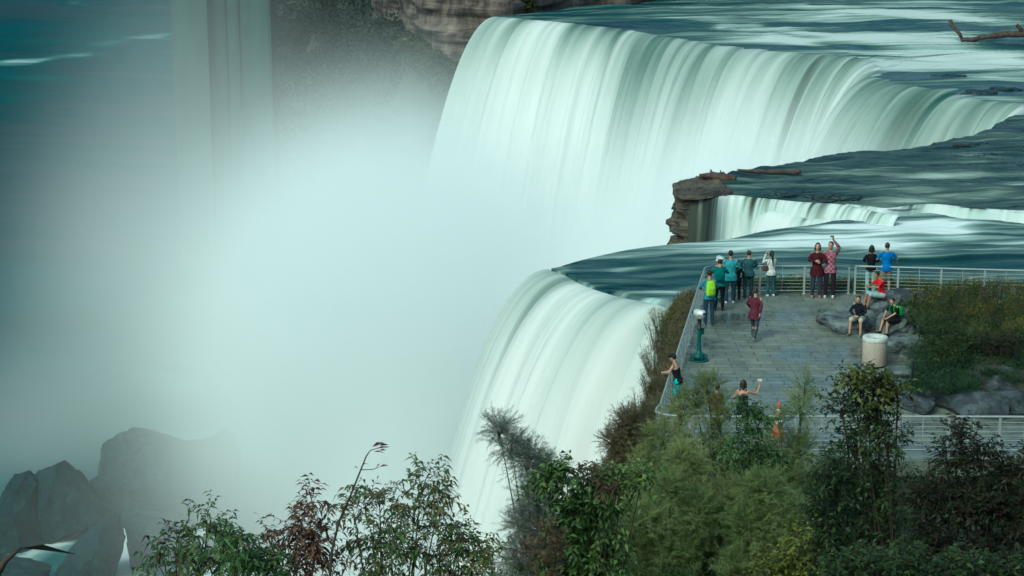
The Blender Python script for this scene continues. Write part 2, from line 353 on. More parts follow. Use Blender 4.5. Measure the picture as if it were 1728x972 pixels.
lipn = [P(x, y, ZW) for x, y in [(926, 454)]+NEAR_LIP_PX[0:]] + [P(1185, 532, ZW)]
nf = curtain('waterfall', lipn, [(-1, .1), (-1, -.1), (-1, -.25), (-1, -.35)], [3.5, 3.7, 3.4, 2.6], -46, 500, 90, M_fall_n, foam_near, fold=.10, seed=52, fold_scale=1.0, contrast=.7)
tag(nf, 'silky white waterfall pouring left just below the railed viewing platform', 'waterfall')
def foam_c(u, t, a, s):
    b = .18 + .36*sm(.12, .30, u) + .25*fbm(s*.9, 0*s, seed=61)
    return b + .35*sm(.15, .7, t)*sm(.1, .3, u)
def lipat(x, y, z, dy=0.0): p = P(x, y, ZL); return Vector((p.x, p.y+dy, z))
lipc = [lipat(x, y, ZL-.2, .15) for x, y in [(1165, 329), (1195, 329), (1235, 324), (1290, 329), (1350, 335), (1425, 340), (1480, 352), (1520, 358)]]
cf = curtain('waterfall', lipc, [(-.25, -1), (-.5, -1), (-.9, -1), (-1, -.8)], [1.0, 1.5, 2.2, 2.4, 1.8], -8, 400, 50, M_casc, foam_c, fold=.35, seed=71, fold_scale=1.2, contrast=1.2)
tag(cf, 'low lacy cascade tumbling off the brown rock corner of the ledge', 'waterfall')
def foam_c2(u, t, a, s): return .75 + .25*sm(.0, .4, t) + .1*fbm(s*.8, 0*s, seed=81)
lipc2 = [lipat(x, y, ZL-z, -.7) for x, y, z in [(1245, 324, 1.3), (1270, 326, 1.1), (1300, 329, .75), (1340, 333, .8), (1385, 336, .9), (1430, 338, .8), (1480, 342, .75), (1530, 341, .7)]]
c2 = curtain('cascade_step', lipc2, [(-.9, -1), (-1, -1), (-1, -.8)], [1.4, 2.2, 2.2], -8, 260, 40, M_casc, foam_c2, fold=.3, seed=91, fold_scale=1.0, contrast=.9)
lipc3 = [lipat(x, y, ZL-.22, .2) for x, y in [(1430, 338), (1470, 342), (1500, 345), (1570, 338), (1650, 345), (1760, 350), (1950, 350)]]
c3 = curtain('cascade_step', lipc3, [(-.6, -1), (-.5, -1)], [2.2, 2.0, 2.0, 2.4], -2.6, 320, 24, M_casc, lambda u, t, a, s: .62+.25*fbm(s*.5, 0*s, seed=88)+.2*t, fold=.3, seed=93, fold_scale=1.0, contrast=.9)
c3.parent = cf; c3['label'] = 'shallow foaming step running on to the right'
c2.parent = cf; c2['label'] = 'fuller white lower step of the cascade'

# ================================================================== rock: ledge corner, gorge walls
ROCKY = [(.3, (.022, .022, .020)), (.45, (.075, .066, .054)), (.6, (.14, .115, .085)), (.8, (.22, .20, .165))]
M_rock = rock_mat('brown_dolomite', ROCKY, scale=1.1, strata=(.5, .5, 3.0), crack=.3, bump=.9)
def cliff_mat():
    m, nt, bs, out = new_mat('far_cliff_rock'); L = nt.links.new; g = N(nt, 'ShaderNodeNewGeometry'); fs = []
    for sc, dt, ds in (((.55, .55, .10), 7.0, .3), ((.06, .06, .85), 6.0, .5), ((.16, .16, .16), 8.0, .2)):
        mp = N(nt, 'ShaderNodeMapping'); mp.inputs['Scale'].default_value = sc; L(g.outputs['Position'], mp.inputs[0])
        n = N(nt, 'ShaderNodeTexNoise', i_Scale=1.0, i_Detail=dt, i_Roughness=.62, i_Distortion=ds); L(mp.outputs[0], n.inputs['Vector']); fs.append(n)
    a = N(nt, 'ShaderNodeMath', operation='ADD'); L(fs[0].outputs[0], a.inputs[0]); L(fs[1].outputs[0], a.inputs[1])
    b = N(nt, 'ShaderNodeMath', operation='ADD'); L(a.outputs[0], b.inputs[0]); L(fs[2].outputs[0], b.inputs[1])
    c = N(nt, 'ShaderNodeMath', operation='MULTIPLY_ADD'); L(b.outputs[0], c.inputs[0]); c.inputs[1].default_value = 1.15; c.inputs[2].default_value = -1.22
    r = ramp(nt, [(.18, (.012, .012, .014)), (.38, (.055, .045, .042)), (.55, (.13, .10, .088)), (.72, (.20, .165, .14)), (.9, (.30, .26, .22))], c.outputs[0]); L(r.outputs[0], bs.inputs['Base Color'])
    bp = N(nt, 'ShaderNodeBump', i_Strength=1.0, i_Distance=.8); L(b.outputs[0], bp.inputs['Height']); L(bp.outputs[0], bs.inputs['Normal']); bs.inputs['Roughness'].default_value = .9; return m
M_farrock = cliff_mat()
def wall(name, path, z0, z1, n, m, mat, amp=.5, seed=0, batter=.0, sc=.5, side=1, kind=None, z0fun=None, stf=.9, rag=0.0):
    a, s = catmull(path, n)
    tg = np.gradient(a[:, :2], axis=0); nn = np.stack([tg[:, 1], -tg[:, 0]], 1)*side; nn /= np.linalg.norm(nn, axis=1)[:, None]+1e-9
    t = np.linspace(0, 1, m)[None, :]; zt = (z0fun(a) if z0fun is not None else np.full(n, z0))[:, None]
    z = zt + (z1-zt)*t; st = np.floor(z*stf + .5*vnoise(s[:, None]*.1, z*.1, seed=seed))
    r = amp*(fbm(s[:, None]*sc, z*sc*.7, seed=seed, o=5) + .7*vnoise(s[:, None]*sc*.5, st*7.7, seed=seed+4)) + batter*(zt-z) + rag*vnoise(s[:, None]*3.1, z*2.3, seed=seed+31)*.6 + rag*vnoise(np.floor(s[:, None]*1.7), st*3.3, seed=seed+33)
    r = r*np.minimum(1, t*40)
    x = a[:, 0:1]+nn[:, 0:1]*r; y = a[:, 1:2]+nn[:, 1:2]*r
    o = mk(name, np.stack([x, y, z], -1).reshape(-1, 3), gridf(n, m), mat, smooth=False)
    return o
# the corner block under the ledge
led = [P(x, y, ZL+.05) for x, y in [(1440, 253), (1340, 269), (1235, 290), (1190, 297), (1158, 304), (1141, 314), (1139, 321), (1152, 326), (1180, 326), (1230, 316), (1350, 322), (1500, 335), (1560, 340)]]
lw = wall('ledge_cliff', led, ZL-.15, -50, 620, 420, M_rock, amp=.30, seed=5, sc=.9, side=-1, batter=.01, stf=2.6, rag=.22, z0fun=lambda a: np.where(a[:, 0] < P(1212, 322, ZL).x, ZL-.15, ZL-.95))
tag(lw, kind='structure')
_a, _ = catmull([P(x, y, ZL) for x, y in CORNER_FAR], 110); _b, _ = catmull([P(x, y, ZL) for x, y in CORNER_NEAR], 110); _t = np.linspace(0, 1, 70)[None, :, None]
_g = (_a[:, None]*(1-_t)+_b[:, None]*_t).reshape(-1, 3); _tt = np.tile(np.linspace(0, 1, 70), 110); _uu = np.repeat(np.linspace(0, 1, 110), 70)
_e = np.minimum(np.minimum(sm(0, .03, _tt), sm(0, .03, 1-_tt)), sm(0, .02, _uu))
_rg = 1 + .0*_tt; _g[:, 0] -= .35*(1-_uu)*(1+vnoise(_g[:, 1]*1.1, 0*_uu, seed=71)); _g[:, 1] -= .3*(_tt > .9)*(1+vnoise(_g[:, 0]*1.9, 0*_uu, seed=72))
_q = fbm(_g[:, 0]*.5, _g[:, 1]*.35, seed=66, o=3)
_g[:, 2] += -.16 + _e*(.20 + .26*np.floor(_q*4+.5)/4 + .10*np.round(3*fbm(_g[:, 0]*1.6, _g[:, 1]*1.2, seed=67))/3 + .05*fbm(_g[:, 0]*5, _g[:, 1]*4, seed=68)) - .45*sm(.72, 1, _uu)
tag(mk('corner_rock_top', _g, gridf(110, 70), M_rock, smooth=False), kind='structure')
# broken flat rocks around the corner top
nr = [P(x, y, ZW-.05) for x, y in [(1950, 345), (1590, 356), (1390, 380), (1300, 392), (1225, 408), (1145, 415), (1010, 436), (934, 458)]]
tag(wall('stream_cliff', nr, ZW-.25, -50, 160, 60, M_rock, amp=.4, seed=8, sc=.6, side=-1), kind='structure')
nb = [P(x, y, ZW) for x, y in [(960, 452), (975, 468), (1000, 480), (1060, 496), (1110, 505), (1160, 515)]]
tag(wall('falls_cliff', nb, ZW-.6, -50, 160, 60, M_rock, amp=.3, seed=9, sc=.6, side=-1), kind='structure')
fb = [Vector(tuple(p))+Vector((1.5, 1.5, 0)) for p in LIPF]
tag(wall('big_falls_cliff', fb, ZW-.8, -52, 200, 50, M_rock, amp=.6, seed=10, sc=.3, side=-1), kind='structure')

# ================================================================== gorge: river, mainland cliff, talus
M_gorge = water_mat('gorge_river_water', .045, .012, [(0, (.0, .024, .030)), (.35, (.0, .052, .058)), (.6, (.004, .085, .090)), (.85, (.16, .28, .27)), (1, (.55, .64, .64))], k=.42, warp=1.2, bump=.15, bd=1.0, rlo=.45, spec=.08)
ZG = -52.0
def zg(px, py): return P(px, py, ZG)
gx, gy = np.meshgrid(np.linspace(-420, 160, 240), np.concatenate([np.linspace(60, 330, 170), np.linspace(335, 2200, 90)]), indexing='ij')
gp = np.stack([gx, gy, np.full_like(gx, ZG)], -1).reshape(-1, 3)
gs = [(60, 925, 90, 40, 0, .15), (60, 100, 80, 5, .12, .62), (120, 96, 70, 3, .1, .4), (30, 104, 50, 2.5, 0, .4), (250, 62, 60, 3, .1, .45), (200, 74, 80, 2, .05, .3), (130, 7, 40, 3, -.2, .6), (520, 30, 60, 8, .1, .35), (40, 20, 80, 12, 0, -.35), (500, 10, 60, 5, .1, .4), (95, 120, 60, 2, 0, .3),
      (20, 300, 90, 160, 0, -.05), (260, 900, 50, 120, .0, .75), (120, 900, 120, 12, .45, .9), (60, 930, 120, 12, .5, .8), (290, 868, 150, 10, .12, .9), (215, 905, 22, 50, 0, .8), (380, 940, 160, 60, 0, .7), (190, 985, 120, 60, 0, .6), (330, 900, 30, 70, 0, .4), (0, 860, 20, 60, 0, .4), (500, 700, 300, 150, 0, .6)]
gz = gp.copy()
tag(mk('gorge_river', gz, gridf(240, 260), M_gorge, uv=np.stack([gp[:, 1]+gp[:, 0]*.25, gp[:, 0]], 1), attrs={'foam': np.clip(.30+foam_field(gp, ZG, gs), -.1, 1), 'contrast': np.full(len(gp), 1.0)}), kind='structure')

# mainland cliff beyond the falls: runs from behind the falls' left end away into the gorge
cl = [PD(1400, -30, 400), PD(1130, 0, 275), PD(1000, 8, 262), PD(900, 8, 250), PD(850, 30, 243), PD(790, 60, 246), PD(722, 60, 252), PD(692, 60, 268), PD(676, 40, 300), PD(600, 20, 370), PD(560, 20, 560)]
cl = [Vector((p.x, p.y, 0)) for p in cl]
mc = wall('mainland_cliff', cl, 7.0, -54, 700, 200, M_farrock, amp=1.1, seed=14, sc=.22, side=-1, batter=.02)
tag(mc, kind='structure')
a, _ = catmull(cl, 60); back = a + np.array([60, 50, 0])
g = np.concatenate([a, back]); g[:, 2] = 7.0
tag(mk('mainland', g, gridf(2, 60), simple('mainland_earth', (.05, .06, .03))), kind='structure')

# vegetated slope at the cliff foot
def slope_z(x, y, off):
    return None
foot, _ = catmull([Vector((p.x, p.y, 0)) for p in [PD(900, 60, 244), PD(790, 60, 243), PD(722, 60, 249), PD(690, 60, 265), PD(672, 40, 298), PD(600, 20, 368), PD(556, 20, 560)]], 110)
tt = np.linspace(0, 1, 40)
tg_ = np.gradient(foot[:, :2], axis=0); nn_ = np.stack([tg_[:, 1], -tg_[:, 0]], 1); nn_ /= np.linalg.norm(nn_, axis=1)[:, None]
if nn_[30, 0] > 0: nn_ = -nn_
wid = np.interp(np.linspace(0, 1, 110), [0, .2, .5, 1], [14, 20, 24, 34])
ztop = np.interp(np.linspace(0, 1, 110), [0, .15, .3, .45, .7, 1], [-11, -10, -8, 0, 5, 5])
sx_ = foot[:, 0:1] + nn_[:, 0:1]*wid[:, None]*tt; sy_ = foot[:, 1:2] + nn_[:, 1:2]*wid[:, None]*tt
sz_ = ztop[:, None]*(1-tt) + (-53)*tt + 1.5*fbm(sx_*.12, sy_*.12, seed=77)*np.minimum(1, tt*5)
tag(mk('talus_slope', np.stack([sx_, sy_, sz_], -1).reshape(-1, 3), gridf(110, 40), simple('talus_earth', (.035, .045, .03), var=.3, scale=.4)), kind='structure')
SLOPE = (sx_, sy_, sz_)

# ================================================================== boulders below
M_boulder = rock_mat('wet_boulder_rock', [(.3, (.002, .014, .018)), (.5, (.005, .026, .031)), (.68, (.018, .046, .050))], scale=.6, rough=.95, bump=.5, crack=.0)
M_boulder.node_tree.nodes['Principled BSDF'].inputs['Specular IOR Level'].default_value = .08
def boulder_mesh(dim, seed, sub=4, ang=.5, flat=0.0, cuts=9):
    bm = bmesh.new(); bmesh.ops.create_icosphere(bm, subdivisions=sub, radius=1)
    rr = random.Random(seed); pl = []
    for _ in range(cuts):
        d = Vector((rr.uniform(-1, 1), rr.uniform(-1, 1), rr.uniform(-.4, 1))).normalized(); pl.append((d, rr.uniform(.55, .85)))
    for v in bm.verts:
        p = v.co.copy()
        for d, h in pl:
            k = p.dot(d)
            if k > h: p -= d*(k-h)*.92
        if flat and p.z > flat: p.z = flat + (p.z-flat)*.12
        n1 = mnoise.fractal(p*1.6+Vector((seed*3.1, 0, 0)), 1, 2, 5)*.10 + mnoise.noise(p*.9+Vector((0, seed, 0)))*.12
        p += p.normalized()*n1*ang*1.4
        v.co = Vector((p.x*dim[0]/2, p.y*dim[1]/2, p.z*dim[2]/2))
    me = bpy.data.meshes.new('boulder'); bm.to_mesh(me); bm.free()
    me.polygons.foreach_set('use_smooth', np.zeros(len(me.polygons), dtype=bool)); return me
def boulder(name, c, dim, seed, mat, label, cat='boulder', group=None, rz=0, **kw):
    me = boulder_mesh(dim, seed, **kw); me.materials.append(mat)
    o = bpy.data.objects.new(name, me); COL.objects.link(o); o.location = c; o.rotation_euler = (0, 0, rz)
    return tag(o, label, cat, group)
def peak_mesh(outline, depth, seed):          # angular block: outline in (x, z) metres, given real depth
    rr = random.Random(seed); n = len(outline); bm = bmesh.new(); layers = []
    xs = [p[0] for p in outline]; zs = [p[1] for p in outline]; W = max(xs)-min(xs); H = max(zs)-min(zs); cx = sum(xs)/n; rx = rr.uniform(-.25, .25)*W
    for yy, sc in ((-.5, .60), (-.22, .90), (0, 1.0), (.3, .94), (.5, .6)):
        layers.append([bm.verts.new((cx+(x-cx)*sc+(rx if sc < .7 and yy < 0 else 0)+rr.uniform(-.03, .03)*W*(sc != 1), yy*depth, z*(sc if z > .25*H else 1)+rr.uniform(-.04, .04)*H*(sc != 1))) for x, z in outline])
    for a_, b_ in zip(layers, layers[1:]):
        for i in range(n): bm.faces.new((a_[i], a_[(i+1) % n], b_[(i+1) % n], b_[i]))
    bm.faces.new(layers[0][::-1]); bm.faces.new(layers[-1]); bmesh.ops.recalc_face_normals(bm, faces=bm.faces)
    bmesh.ops.triangulate(bm, faces=bm.faces); bmesh.ops.subdivide_edges(bm, edges=bm.edges, cuts=7, use_grid_fill=True)
    for v in bm.verts:
        p = v.co; q = p*.8+Vector((seed, 0, 0)); c = mnoise.fractal(q*1.3, 1, 2, 4)*.16 - .22*max(0, .12-abs(mnoise.noise(q*.55)))/.12
        v.co = p + p.normalized()*c
    me = bpy.data.meshes.new('boulder'); bm.to_mesh(me); bm.free(); return me
def peak(px, base_y, outline_px, depth, label, seed, rz=0.0):
    c = P(px, base_y, ZG); s = c.length/FPX; sv = s/math.cos(PITCH)
    dep = math.atan2(CAM_H-ZG, c.y)
    me = peak_mesh([((x-px)*s, (base_y-y)*s/math.cos(dep)) for x, y in outline_px], depth, seed); me.materials.append(M_boulder)
    o = bpy.data.objects.new('boulder', me); COL.objects.link(o); o.location = c; o.rotation_euler = (0, 0, rz)
    return tag(o, label, 'boulder', 'fallen boulders at the foot of the falls')
peak(60, 908, [(3, 912), (1, 875), (8, 835), (22, 814), (46, 808), (66, 822), (80, 870), (85, 912)], 9, 'rounded dark boulder at the far left, left of the pointed boulder', 3)
peak(115, 893, [(58, 900), (64, 840), (62, 804), (82, 797), (106, 784), (128, 800), (150, 824), (176, 852), (185, 872), (150, 885), (100, 905)], 9, 'tall pointed dark boulder in the mist, the highest peak at lower left', 7)
peak(185, 872, [(150, 876), (148, 818), (165, 809), (185, 813), (215, 830), (230, 850), (215, 868)], 6, 'small blunt boulder just right of the pointed boulder', 12)
peak(155, 985, [(92, 990), (98, 962), (120, 930), (150, 899), (183, 876), (198, 884), (208, 915), (200, 950), (186, 990)], 8, 'wedge shaped boulder between two foaming channels', 17)
peak(25, 1005, [(-40, 1010), (-30, 950), (0, 945), (50, 950), (85, 962), (72, 1005)], 6, 'low dark boulder at the bottom left under the foaming channel', 19)
peak(265, 950, [(225, 960), (213, 872), (245, 866), (290, 862), (330, 885), (330, 960)], 7, 'pale misty slab boulder right of the foaming channel', 23)
peak(390, 930, [(346, 940), (350, 860), (362, 843), (385, 835), (400, 850), (430, 870), (470, 900), (480, 940)], 8, 'faint boulder in mist above the leftmost green shrub', 29)
peak(440, 880, [(396, 890), (398, 830), (410, 817), (430, 814), (450, 806), (475, 803), (500, 820), (510, 890)], 8, 'very faint rounded boulder deep in mist', 31)
peak(290, 850, [(165, 858), (168, 790), (178, 750), (215, 738), (250, 742), (300, 757), (350, 756), (385, 742), (400, 755), (410, 800), (410, 850)], 16, 'huge hazy ridge-like boulder behind the pointed one', 37)

# ================================================================== observation tower
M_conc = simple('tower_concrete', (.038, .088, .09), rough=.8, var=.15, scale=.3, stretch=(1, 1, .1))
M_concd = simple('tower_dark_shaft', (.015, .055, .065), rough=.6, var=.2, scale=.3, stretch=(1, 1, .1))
TD = 320.0; tl, tr_ = PD(297, 60, TD), PD(461, 60, TD); tx = (tl.x+tr_.x)/2; tw = tr_.x-tl.x
tower = empty('observation_tower', 'tall concrete tower with vertical shafts fading down into the mist', 'tower', (tx, TD, ZG))
Ht = 82
MB().box((-tw*.32, 0, Ht/2), (tw*.36, 7, Ht)).box((-tw*.06, 1.5, Ht/2), (tw*.16, 6, Ht)).build('wall_slab', M_conc, tower, False)
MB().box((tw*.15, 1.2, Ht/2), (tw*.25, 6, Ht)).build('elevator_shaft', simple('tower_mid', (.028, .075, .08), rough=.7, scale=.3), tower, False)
for fx in (.02, .155, .285): MB().box((tw*fx, -1.9, Ht/2), (tw*.03, .5, Ht)).build('guide_rail', M_concd, tower, False)
MB().box((tw*.385, .6, Ht/2), (tw*.20, 7, Ht)).build('stair_column', M_conc, tower, False)
MB().box((tw*.492, 0, Ht/2), (tw*.03, 7.6, Ht)).build('edge_fin', M_concd, tower, False)
# ================================================================== viewing platform
def paving():
    m, nt, bs, out = new_mat('wet_slate_paving'); L = nt.links.new
    g = N(nt, 'ShaderNodeNewGeometry')
    wn = N(nt, 'ShaderNodeTexNoise', i_Scale=.5, i_Detail=2.0); L(g.outputs['Position'], wn.inputs['Vector'])
    br = N(nt, 'ShaderNodeTexBrick', offset=.5, squash=1.0); L(g.outputs['Position'], br.inputs['Vector'])
    br.inputs['Color1'].default_value = (.17, .19, .16, 1); br.inputs['Color2'].default_value = (.225, .245, .205, 1); br.inputs['Mortar'].default_value = (.03, .045, .048, 1)
    br.inputs['Scale'].default_value = 1.0; br.inputs['Mortar Size'].default_value = .013; br.inputs['Brick Width'].default_value = .95; br.inputs['Row Height'].default_value = .40; br.inputs['Bias'].default_value = -.1
    n1 = N(nt, 'ShaderNodeTexNoise', i_Scale=1.3, i_Detail=8.0, i_Roughness=.65); L(g.outputs['Position'], n1.inputs['Vector'])
    r1 = ramp(nt, [(.3, (.5, .54, .58)), (.6, (1.12, 1.08, 1.04))], n1.outputs[0])
    mx = N(nt, 'ShaderNodeMix', data_type='RGBA', blend_type='MULTIPLY'); mx.inputs[0].default_value = .8
    L(br.outputs[0], mx.inputs[6]); L(r1.outputs[0], mx.inputs[7])
    # wetness patches
    n2 = N(nt, 'ShaderNodeTexNoise', i_Scale=.33, i_Detail=4.0, i_Roughness=.6); L(g.outputs['Position'], n2.inputs['Vector'])
    r2 = ramp(nt, [(.36, (.60, .64, .64)), (.56, (1.05, 1.05, 1.03))], n2.outputs[0])
    m2 = N(nt, 'ShaderNodeMix', data_type='RGBA', blend_type='MULTIPLY'); m2.inputs[0].default_value = 1.0
    L(mx.outputs[2], m2.inputs[6]); L(r2.outputs[0], m2.inputs[7]); L(m2.outputs[2], bs.inputs['Base Color'])
    r3 = ramp(nt, [(.40, (.16,)*3), (.60, (.55,)*3)], n2.outputs[0]); L(r3.outputs[0], bs.inputs['Roughness'])
    bp = N(nt, 'ShaderNodeBump', i_Strength=.5, i_Distance=.02); ad = N(nt, 'ShaderNodeMath', operation='SUBTRACT'); L(n1.outputs[0], ad.inputs[0]); L(br.outputs['Fac'], ad.inputs[1])
    L(ad.outputs[0], bp.inputs['Height']); L(bp.outputs[0], bs.inputs['Normal'])
    return m
M_pave = paving()
M_steel = simple('brushed_steel', (.38, .42, .42), rough=.45, metal=.35, var=.06, scale=20)
M_wood = simple('driftwood', (.062, .043, .036), rough=.85, var=.4, scale=3, bump=.6)
M_lime = rock_mat('grey_limestone', crack=.0, stops=[(.34, (.025, .032, .036)), (.5, (.09, .11, .115)), (.68, (.20, .225, .225))], scale=1.6, bump=.5, strata=(1, 1, 1.6))
M_limeb = rock_mat('dark_limestone', crack=.0, stops=[(.35, (.012, .018, .024)), (.52, (.04, .052, .060)), (.72, (.11, .13, .14))], scale=1.8, bump=.6)

RT = 1.07
LA, LB = P(1190, 450, RT), P(1119, 668, RT)
d_l = (LB-LA).normalized(); c_ = Vector((LB.x+.55, 49.3, RT))
FY = 49.3
arc = [LB + d_l*1.0, Vector((4.02, 49.75, RT)), Vector((4.32, 49.38, RT)), Vector((4.9, FY, RT))]
left_path = [LA + Vector((.35, .12, 0)), LA + Vector((.06, -.05, 0)), LA + d_l*.6, LA + d_l*6, LA + d_l*12, LB, LB+d_l*.9, Vector((3.98, 49.8, RT)), Vector((4.28, 49.42, RT)), Vector((4.9, FY, RT))]
# platform slab (top z=0) with a step edge
edge = [(7.1, 69.6)] + [(LA.x + d_l.x*t - .25, LA.y + d_l.y*t) for t in (0, 6, 12, 17)] + [(3.6, 50.2), (3.75, 49.2), (4.4, 48.7), (40, 48.6), (40, 68.2), (22, 69.4)]
bm = bmesh.new(); vs_ = [bm.verts.new((x, y, 0)) for x, y in edge]; f = bm.faces.new(vs_)
if f.normal.z < 0: f.normal_flip()
ex = bmesh.ops.extrude_face_region(bm, geom=[f]); 
for v in ex['geom']:
    if isinstance(v, bmesh.types.BMVert): v.co.z = -.45
bmesh.ops.recalc_face_normals(bm, faces=bm.faces)
me = bpy.data.meshes.new('platform'); bm.to_mesh(me); bm.free(); me.materials.append(M_pave)
o = bpy.data.objects.new('platform_paving', me); COL.objects.link(o); tag(o, kind='structure')

def railing(label, path, n_posts, group='steel railings of the viewing platform', even=True, posts_at=None, closed_ends=True):
    pts, s = catmull(path, 60) if len(path) > 2 else (np.array([tuple(Vector(path[0]).lerp(Vector(path[1]), k/20)) for k in range(21)]), None)
    base = Vector(pts[0]); base.z = 0
    root = empty('railing', label, 'railing', base, group=group)
    q = [Vector(p)-base for p in pts]
    MB().tube(q, .034, 8).build('handrail', M_steel, root)
    L_ = np.concatenate([[0], np.cumsum([(b-a).length for a, b in zip(q, q[1:])])])
    def at(d): return Vector([float(np.interp(d, L_, [p[k] for p in q])) for k in range(3)])
    for i in range(7):
        z = .12 + i*.132
        MB().tube([Vector((p.x, p.y, z)) for p in q], .0095 if i else .016, 5).build('rail_bar', M_steel, root)
    for d in (posts_at or np.linspace(0.02, L_[-1]-.02, n_posts)):
        p = at(d); t = at(min(d+.1, L_[-1]))-at(max(d-.1, 0)); a = math.atan2(t.y, t.x)
        MB().box((p.x, p.y, (RT-.03)/2), (.018, .075, RT-.03), rz=a+PI/2).build('post', M_steel, root, False)
        MB().box((p.x, p.y, .006), (.12, .16, .012), rz=a).build('foot_plate', M_steel, root, False)
    for d in np.linspace(.8, L_[-1]-.8, max(n_posts-1, 1)):
        p = at(d); MB().tube([(p.x, p.y, .1), (p.x, p.y, RT-.04)], .008, 5).build('spacer_rod', M_steel, root)
    return root
gapL, gapR = P(1434, 449, RT), P(1443, 449, RT)
railing('back railing left of the gap, where people lean over the rapids', [LA + Vector((.4, .13, 0)), gapL], 4)
railing('back railing right of the gap, running behind the goldenrod bed', [gapR, P(1960, 463, RT)], 8)
railing('long railing on the waterfall side of the platform, bending round at the front corner', left_path, 14)
railing('front railing seen over the shrubs at lower right', [Vector((4.95, FY, RT)), P(1573, 703, RT), P(1950, 704, RT)], 10)

# ================================================================== coin telescopes
M_tgreen = simple('green_enamel', (.012, .09, .085), rough=.35, var=.1, scale=4)
M_tblack = simple('black_enamel', (.008, .014, .014), rough=.4, var=.1)
M_tsil = simple('cast_aluminium', (.62, .68, .68), rough=.35, metal=.3, var=.08)
M_glass = simple('dark_lens', (.01, .02, .02), rough=.1, spec=.8, var=0)
def telescope(label, loc, rz):
    t = empty('coin_telescope', label, 'telescope', loc, rz, 'coin operated telescopes')
    MB().lathe([(.30, 0), (.33, .01), (.33, .035), (.30, .045), (.13, .05)]).build('foot_ring', M_tgreen, t)
    MB().lathe([(.19, .05), (.20, .08), (.20, .20), (.17, .235), (.11, .26), (.08, .33), (.068, .45), (.062, 1.02), (.07, 1.05), (.07, 1.08)]).build('column', M_tgreen, t)
    for k in range(6):
        a = k*PI/3; MB().box((.255*math.cos(a), .255*math.sin(a), .10), (.05, .05, .12), rz=a).build('anchor_bolt', M_tgreen, t, False)
    MB().lathe([(.285, .14), (.30, .15), (.30, .17), (.285, .18)], closed=True).build('step_ring', M_tgreen, t)
    MB().lathe([(.085, 1.06), (.085, 1.09), (.06, 1.10), (.058, 1.42), (.08, 1.45)]).build('swivel_tube', M_tblack, t)
    MB().box((.10, -.02, .98), (.12, .12, .22)).build('coin_box', M_tgreen, t, False)
    MB().tube([(.13, -.06, 1.02), (.16, -.1, 1.2), (.07, -.04, 1.30)], .008, 5).build('cable', M_tsil, t)
    m_ = MB(); m_.tube([(0, -.19, 1.58), (0, -.15, 1.585), (0, .14, 1.59), (0, .2, 1.59)], [.085, .125, .13, .09], 16)
    m_.box((0, 0, 1.48), (.15, .18, .12)); m_.build('head_housing', M_tsil, t)
    for sx in (-1, 1):
        MB().tube([(sx*.055, -.18, 1.60), (sx*.055, -.26, 1.60)], .035, 12).build('eyepiece', M_tblack, t)
        MB().tube([(sx*.06, .19, 1.60), (sx*.06, .235, 1.60)], [.05, .055], 12).build('objective_lens', M_glass, t)
        MB().tube([(sx*.12, -.02, 1.55), (sx*.19, -.03, 1.56)], .03, 8).build('grip', M_tsil, t)
    return t
telescope('nearer green telescope with silver head, standing alone by the left rail', P(1179, 608), math.radians(50))
telescope('farther telescope at the back rail corner beside the teal jacket', P(1214, 508), math.radians(20))

# ================================================================== litter bin
M_conc2 = simple('exposed_aggregate', (.42, .36, .30), rough=.9, var=.16, scale=30, bump=.4)
M_concl = simple('pale_concrete', (.50, .52, .48), rough=.8, var=.1, scale=9)
b_ = empty('litter_bin', 'round speckled concrete litter bin standing beside the rocks', 'bin', P(1475, 617))
MB().lathe([(.36, .0), (.36, .03), (.34, .05)]).build('base_plinth', M_tblack, b_)
MB().lathe([(.385, .05), (.40, .07), (.40, .80), (.395, .82)], n=40).build('drum', M_conc2, b_)
MB().lathe([(.395, .82), (.41, .84), (.41, .96), (.39, .985), (.30, .99), (.22, .95), (.20, .90), (.18, .90), (.20, .83)], n=40, closed=True).build('lid_ring', M_concl, b_)
MB().lathe([(.19, .3), (.19, .88)], n=24).build('liner', M_tblack, b_)

# ================================================================== traffic cone
M_or = simple('orange_plastic', (.62, .10, .03), rough=.5, var=.08); M_wh = simple('white_band', (.7, .72, .7), rough=.5, var=.05)
cn = empty('traffic_cone', 'orange and white traffic cone behind the front railing among the bushes', 'traffic cone', P(1313, 735))
MB().box((0, 0, .02), (.38, .38, .04)).build('cone_base', M_or, cn, False)
MB().lathe([(.17, .04), (.125, .34), (.12, .34)], n=20).build('cone_body', M_or, cn)
MB().lathe([(.125, .34), (.105, .48)], n=20).build('reflective_band', M_wh, cn)
MB().lathe([(.105, .48), (.085, .66)], n=20).build('cone_body', M_or, cn)
MB().lathe([(.085, .66), (.068, .80)], n=20).build('reflective_band', M_wh, cn)
MB().lathe([(.068, .80), (.03, 1.0), (.02, 1.01)], n=20).build('cone_tip', M_or, cn)

